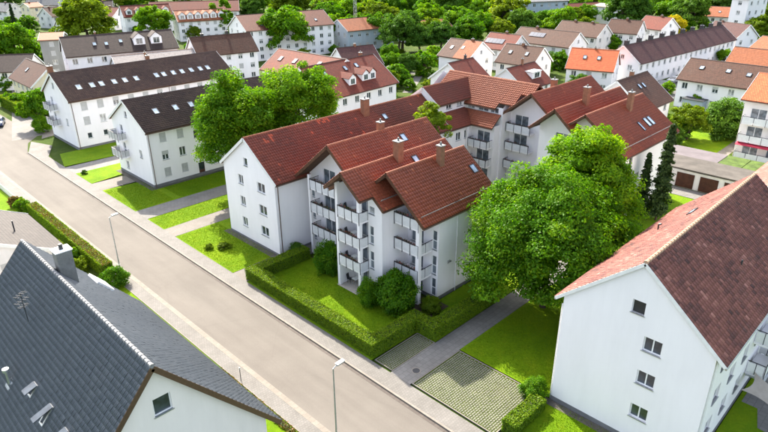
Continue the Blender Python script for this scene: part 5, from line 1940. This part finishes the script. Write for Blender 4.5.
GRP = 'shrubs in the hedged front garden'
put('bushfa', 35.7, 34.0, 2.3, 'large rounded shrub against the balconies inside the hedged garden', GRP, sz=1.15)
put('bushfa', 34.3, 36.4, 1.25, 'slim shrub at the foot of a balcony pillar beside the large rounded shrub', GRP, sz=1.5)
put('bushfa', 35.6, 43.8, 1.6, 'tall shrub beside the terrace on the garden side', GRP, sz=1.55)
put('bushfc', 37.6, 31.3, 1.1, 'small ball-shaped shrub under the rear balconies near the hedge', GRP)
put('bushfb', 35.6, 49.4, 1.1, 'dark clipped shrub at the corner of the gable wall', GRP)
put('bushb', 39.2, 47.3, 1.0, 'low shrub by the recessed stair windows', GRP, sz=.8)
put('bushc', 30.9, 57.0, .85, 'low sprawling shrub on the lawn in front of the gable windows', sz=.6)
put('bushc', 29.6, 58.0, .55, 'tiny shrub on the lawn edge beside the sprawling shrub', sz=.9)
put('bushfa', 34.2, 17.9, 1.1, 'leafy shrub at the end of the loose hedge by the gable corner')
put('bushb', 29.3, 94.0, .5, 'small dark shrub on the narrow lawn between the two dark-roofed blocks')
GL = 'shrubs along the left pavement'
for i, (x, y, s_, kd, lb) in enumerate([(18.6, 57.6, 1.45, 'bushfa', 'bright green shrub beside the lamp post foot'), (18.2, 85.6, 1.2, 'busha', 'green shrub at the far end of the reddish hedge'),
                                        (18.0, 88.0, 1.0, 'bushr', 'red-leaved shrub by the pale picket fence'), (17.2, 99.0, 1.5, 'bushb', 'dark shrub in the left garden corner'),
                                        (17.0, 69.8, 1.0, 'bushc', 'pale shrub behind the reddish hedge near the flat roof'), (17.2, 63.6, 1.1, 'bushc', 'light green shrub between hedge and flat-roofed house'),
                                        (18.4, 101.5, .9, 'busha', 'leafy shrub behind the picket fence'), (17.1, 24.9, 1.1, 'busha', 'yellow-green shrub at the eave corner of the slate-grey house'),
                                        (18.0, 66.8, .9, 'busha', 'small green shrub halfway along the reddish hedge')]):
    put(kd, x, y, s_, lb, GL)
hedge('hedge', 'low hedge on a bank beside the dark blue car', [(22.0, 29.6, 139.0, 148.0)], 1.6, seed=8, dens=60, leaf=.16)
hedge('hedge', 'tall dense hedge lining the lane toward the cream house', [(33.5, 37.0, 137.5, 152)], 2.4, seed=9, dens=60, leaf=.16)
hedge('hedge', 'dark hedge behind the shade sail on the lower right', [(52, 60, -1.5, 1.0)], 1.6, seed=10, dens=70, leaf=.14)
hedge('hedge', 'dark hedge farther along the lawn on the lower right', [(62, 74, -4.5, -2.0)], 1.6, seed=12, dens=60, leaf=.14)
hedge('hedge', 'yellow-green garden hedge behind the lawn of the awning block', [(118, 120, 36, 48)], 1.7, seed=11, dens=50, leaf=.18)
hedge('hedge', 'dark square garden hedge beside the white gabled house', [(113.0, 117.0, 49.0, 53.0)], 2.0, 'hedge', seed=13, dens=50, leaf=.18)
put('bushb', 67.6, 25.2, 1.1, 'round clipped dark shrub on the lawn by the garages')

GT = 'trees in the gardens of the upper right'
for (kd, x, y, r_, lb) in [('broadd', 690, 121, 14, 'light green tree on the garden lawn behind the garages'), ('bushfb', 726, 120, 18, 'wide dark shrub on the lawn beside the awning block'), ('bushb', 675, 136, 9, 'dark shrub behind the garage roof'),
                           ('bushb', 660, 117, 6, 'small round shrub beside the white gabled house'), ('bushb', 683, 131, 7, 'dark low shrub beside the light green lawn tree'), ('busha', 700, 101, 8, 'shrub below the glazed porch'),
                           ('bushc', 690, 100, 6, 'pale shrub left of the glazed porch'), ('busha', 742, 102, 7, 'bushy shrub beside the orange-roofed balcony block'), ('busha', 720, 106, 6, 'low shrub under the porch house wall'),
                           ('broada', 725, 56, 6, 'small tree between parked cars and the brown-roofed double house'), ('busha', 560, 61, 9, 'green shrub beside the orange-roofed house'), ('busha', 612, 43, 8, 'shrub behind the orange-roofed house'),
                           ('busha', 586, 36, 8, 'shrub beside the wide brown-roofed house'), ('busha', 640, 36, 5, 'small shrub beside the yellow tree'), ('broady', 673, 29, 10, 'bright yellow tree behind the chimneyed terrace'),
                           ('busha', 595, 45, 6, 'low shrub in front of the timber-fronted house'), ('busha', 575, 88, 5, 'small garden shrub below the orange-roofed house'), ('busha', 546, 85, 5, 'garden shrub behind the red ridges'),
                           ('bushc', 535, 82, 4, 'pale garden shrub by the white box dormer'), ('busha', 668, 88, 6, 'shrub by the white gabled house and the street'), ('busha', 750, 60, 5, 'shrub between the pink-roofed houses')]:
    put_px(kd, x, y, r_, lb, GT)
GC = 'trees of the central green'
for (kd, x, y, r_, lb) in [('broadc', 399, 34, 16, 'dark broad tree at the left of the central green'), ('broadc', 420, 38, 13, 'dark tree standing over the pale garage on the central green'), ('broadc', 441, 36, 13, 'dark tree beside the half pink roof'),
                           ('broada', 459, 21, 13, 'round green tree above the half pink roof'), ('broada', 470, 32, 13, 'round green tree just behind the half pink roof'), ('broadd', 489, 27, 11, 'pale round tree behind the solar panel house'),
                           ('bushb', 385, 98, 11, 'dark round bush below the small plum-roofed house'), ('broada', 390, 52, 8, 'small pointed tree beside the footpath'), ('busha', 397, 75, 11, 'round bush next to the footpath bend'),
                           ('busha', 424, 64, 12, 'wide bush on the central green in front of dark trees'), ('busha', 376, 97, 14, 'big round bush in front of the small dormers'), ('busha', 433, 55, 9, 'bush beside the white wall of the double house'),
                           ('busha', 410, 85, 6, 'low bush along the garden sheds'), ('bushc', 428, 84, 5, 'pale bush by the dark red gabled house'), ('broada', 334, 29, 14, 'round tree between the tall pale block and the mast'),
                           ('broada', 377, 28, 14, 'leafy tree right of the lattice mast'), ('broadd', 390, 20, 12, 'pale tree behind the mast clearing')]:
    put_px(kd, x, y, r_, lb, GC)
GF = 'wood behind the houses'
far = [(427, 10, 11), (452, 6, 15), (480, 12, 12), (507, 14, 17), (531, 9, 10), (542, 24, 11), (552, 8, 11), (412, 8, 9), (471, 0, 14), (562, 15, 8), (629, 11, 18), (656, 7, 13), (672, 12, 12), (690, 13, 14), (584, 16, 10), (598, 17, 7),
       (722, 3, 12), (349, 13, 12), (370, 12, 11), (330, 8, 7), (315, 3, 11), (290, 6, 17), (252, 9, 11), (395, 8, 10), (500, 0, 12), (525, -2, 10), (610, 6, 9), (645, -3, 14), (700, 0, 13), (745, 8, 8), (440, -3, 12), (380, 0, 12), (358, 0, 10), (335, -4, 12), (270, -2, 11), (235, 0, 9),
       (575, 3, 8), (517, 22, 8), (548, 36, 6), (614, 16, 8), (640, 12, 10), (416, 22, 9), (446, 24, 8), (760, -4, 14)]
LMK = [(290, 8, 'behind the tall pale block'), (355, 8, 'around the lattice mast'), (420, 12, 'behind the hidden orange-roofed house'), (470, 10, 'behind the half pink roof'), (520, 10, 'behind the solar panel house'),
       (550, 15, 'behind the wide brown-roofed house'), (590, 12, 'beside the white modern block'), (640, 8, 'behind the white gabled reddish roof'), (685, 10, 'behind the yellow tree'), (740, 4, 'around the salmon-roofed block'), (245, 5, 'behind the dark-red terrace')]
FK = ['broada', 'broadb', 'broadc', 'broadd', 'broada', 'broadc']
for i, (x, y, r_) in enumerate(far):
    kd = FK[(i * 5) % 6]
    lm = min(LMK, key=lambda q: (q[0] - x) ** 2 + 2 * (q[1] - y) ** 2)[2]
    put_px(kd, x, y, r_, {'broada': 'mid-green', 'broadb': 'mid-green', 'broadc': 'dark green', 'broadd': 'pale green'}[kd] + ' full-crowned tree of the wood ' + lm, 'trees of the wood ' + lm)
GE = 'trees at the far right street'
for (kd, x, y, r_) in [('broadd', 760, 31, 12), ('broadd', 755, 23, 9), ('broadd', 770, 18, 12), ('broadd', 752, 44, 7)]:
    put_px(kd, x, y, r_, 'pale green street tree at the far right street', GE)
GLF = 'trees and shrubs of the upper left'
for (kd, x, y, r_, lb) in [('broadd', 84.6, 22, 21, 'large pale willow-like round tree behind the dormered block'), ('broada', 153.6, 22, 14, 'round green tree in front of the white dormers'), ('broadb', 14, 47, 17, 'spreading bright tree behind the dark-roofed house'),
                           ('busha', 28.6, 24, 7, 'small round shrub beside the dark conifer'), ('broada', 35, 60, 8, 'leafy tree between the cream house and the grey block'), ('busha', 20, 102, 8, 'shrub on the lane beside the cream house'),
                           ('busha', 5, 82, 7, 'shrub beside the dark-roofed house wall'), ('busha', 44, 104, 10, 'shrub at the end of the long skylight block'), ('busha', 8, 100, 6, 'shrub on the bank by the lane'),
                           ('broada', 284, 30, 21, 'large rounded tree in front of the tall pale block'), ('talla', 214, 23, 6, 'left one of two poplars behind the brown-roofed house'), ('talla', 226, 22, 7, 'right one of two poplars behind the brown-roofed house'),
                           ('broadd', 194, 33, 6, 'small pale tree beside the brown-roofed house'), ('broada', 148, 2, 7, 'far tree behind the white dormers'), ('broada', 126, 3, 6, 'far tree by the deep red gable'), ('busha', 108, 22, 4, 'far shrub under the deep red gable'),
                           ('busha', 334, 50, 5, 'shrub at the foot of the tall pale block'), ('broada', 3, 30, 6, 'tree at the foot of the far white house')]:
    put_px(kd, x, y, r_, lb, GLF)
p = at(17, 34, 0)
put('conifer', p.x, p.y, .95, 'dark pointed conifer among the far left houses', sz=1.0)
# shrubs, hedges and small trees that fill the far gardens
rr = random.Random(9)
FOOT += [(50, 45, 0, 36, 17), (76, 45, 0, 12, 18), (46, 12, 0, 34, 8), (90, 22, 0, 10, 13), (114, 21, 0, 12, 7), (190, 53, 0, 70, 4.5), (47, 70, 0, 20, 12), (115, 33, 0, 14, 8), (110, 127, 0, 50, 3)]


def is_free(x, y, m=0.0):
    for (cx, cy, a, hx, hy) in FOOT:
        dx, dy = x - cx, y - cy
        u_, v_ = dx * math.cos(a) + dy * math.sin(a), -dx * math.sin(a) + dy * math.cos(a)
        if abs(u_) < hx + m and abs(v_) < hy + m:
            return False
    return True


def nearest_label(x, y):
    best = min((((o.location.x - x) ** 2 + (o.location.y - y) ** 2), o['label']) for o in COL.objects if o.get('category') in ('house', 'building', 'terrace') and o.parent is None)
    return best[1]


STOPW = ('and', 'with', 'a', 'the', 'of', 'in', 'behind', 'beside', 'by', 'two', 'half', 'below', 'at', 'on', 'dark', 'white', 'between', 'brown', 'three', 'evenly', 'beyond', 'left', 'its', 'pale', 'tucked', 'red', 'plain', 'bright', 'low', 'far')
n_ = 0
tries = 0
ADJ = {'busha': 'leafy green', 'bushb': 'dark green', 'bushc': 'pale green', 'broada': 'small round-crowned', 'broadc': 'small dark-crowned', 'broadd': 'small pale-crowned'}
while n_ < 130 and tries < 4000:
    tries += 1
    px_, py_ = rr.uniform(-10, 778), 14 + 96 * rr.random() ** 1.5
    p = at(px_, py_, 0)
    if p.x < 60 and p.y < 175 or not is_free(p.x, p.y, 1.2) or p.x < 66 and p.y < 140:
        continue
    big = rr.random() < .3
    kd = rr.choice(['broada', 'broadc', 'broadd']) if big else rr.choice(['busha', 'bushb', 'bushc', 'busha'])
    s_ = rr.uniform(2.2, 3.4) if big else rr.uniform(1.1, 2.2)
    lb = nearest_label(p.x, p.y).split(' ')
    short = ' '.join(lb[:7])
    while short.split(' ')[-1] in STOPW:
        short = ' '.join(short.split(' ')[:-1])
    put(kd, p.x, p.y, s_, ADJ[kd] + (' tree' if big else ' shrub') + ' in the garden near the ' + short, 'garden trees and shrubs near the ' + short)
    FOOT.append((p.x, p.y, 0, s_ * .6, s_ * .6))
    n_ += 1

n_ = 0
tries = 0
while n_ < 140 and tries < 7000:
    tries += 1
    qq = rr.random()
    if qq < .2:
        px_, py_ = rr.uniform(0, 285), rr.uniform(0, 16)
    elif qq < .75:
        px_, py_ = rr.uniform(285, 590), rr.uniform(3, 52)
    else:
        px_, py_ = rr.uniform(560, 775), rr.uniform(2, 22)
    p = at(px_, py_, 0)
    if not is_free(p.x, p.y, 3.5):
        continue
    kd = rr.choice(['broada', 'broadb', 'broadc', 'broadd', 'broada'])
    s_ = rr.uniform(4.2, 7.2)
    lb = nearest_label(p.x, p.y).split(' ')
    short = ' '.join(lb[:7])
    while short.split(' ')[-1] in STOPW:
        short = ' '.join(short.split(' ')[:-1])
    put(kd, p.x, p.y, s_, {'broada': 'mid-green', 'broadb': 'fresh green', 'broadc': 'dark green', 'broadd': 'pale green'}[kd] + ' tall tree standing near the ' + short, 'tall trees near the ' + short)
    FOOT.append((p.x, p.y, 0, s_ * .45, s_ * .45))
    n_ += 1

# a far wood that closes the view past the last houses: one mass
PP, OO, TT_ = [], [], []
rq = np.random.default_rng(8)
for i in range(150):
    a = math.radians(45 + rr.uniform(-50, 50))
    d = rr.uniform(440, 640)
    R_ = rr.uniform(6.5, 10)
    P, out, tcl, C = crown_points((R_, R_, R_), 34, 1100, rq, 'round', .3)
    P += np.array([d * math.cos(a), d * math.sin(a), R_ * 1.1])
    PP.append(P)
    OO.append(out)
    TT_.append(np.clip(tcl * .6 + rr.uniform(0, .4), 0, 1))
V, F, t = leafcards(np.concatenate(PP), .75, rq, np.concatenate(OO))
fw = ob('distant_wood', npmesh('distant_wood', V, F, 'leaf', np.concatenate(TT_)))
fw['kind'] = 'stuff'
tag(fw, 'distant wood that closes the view beyond the last houses', 'wood')
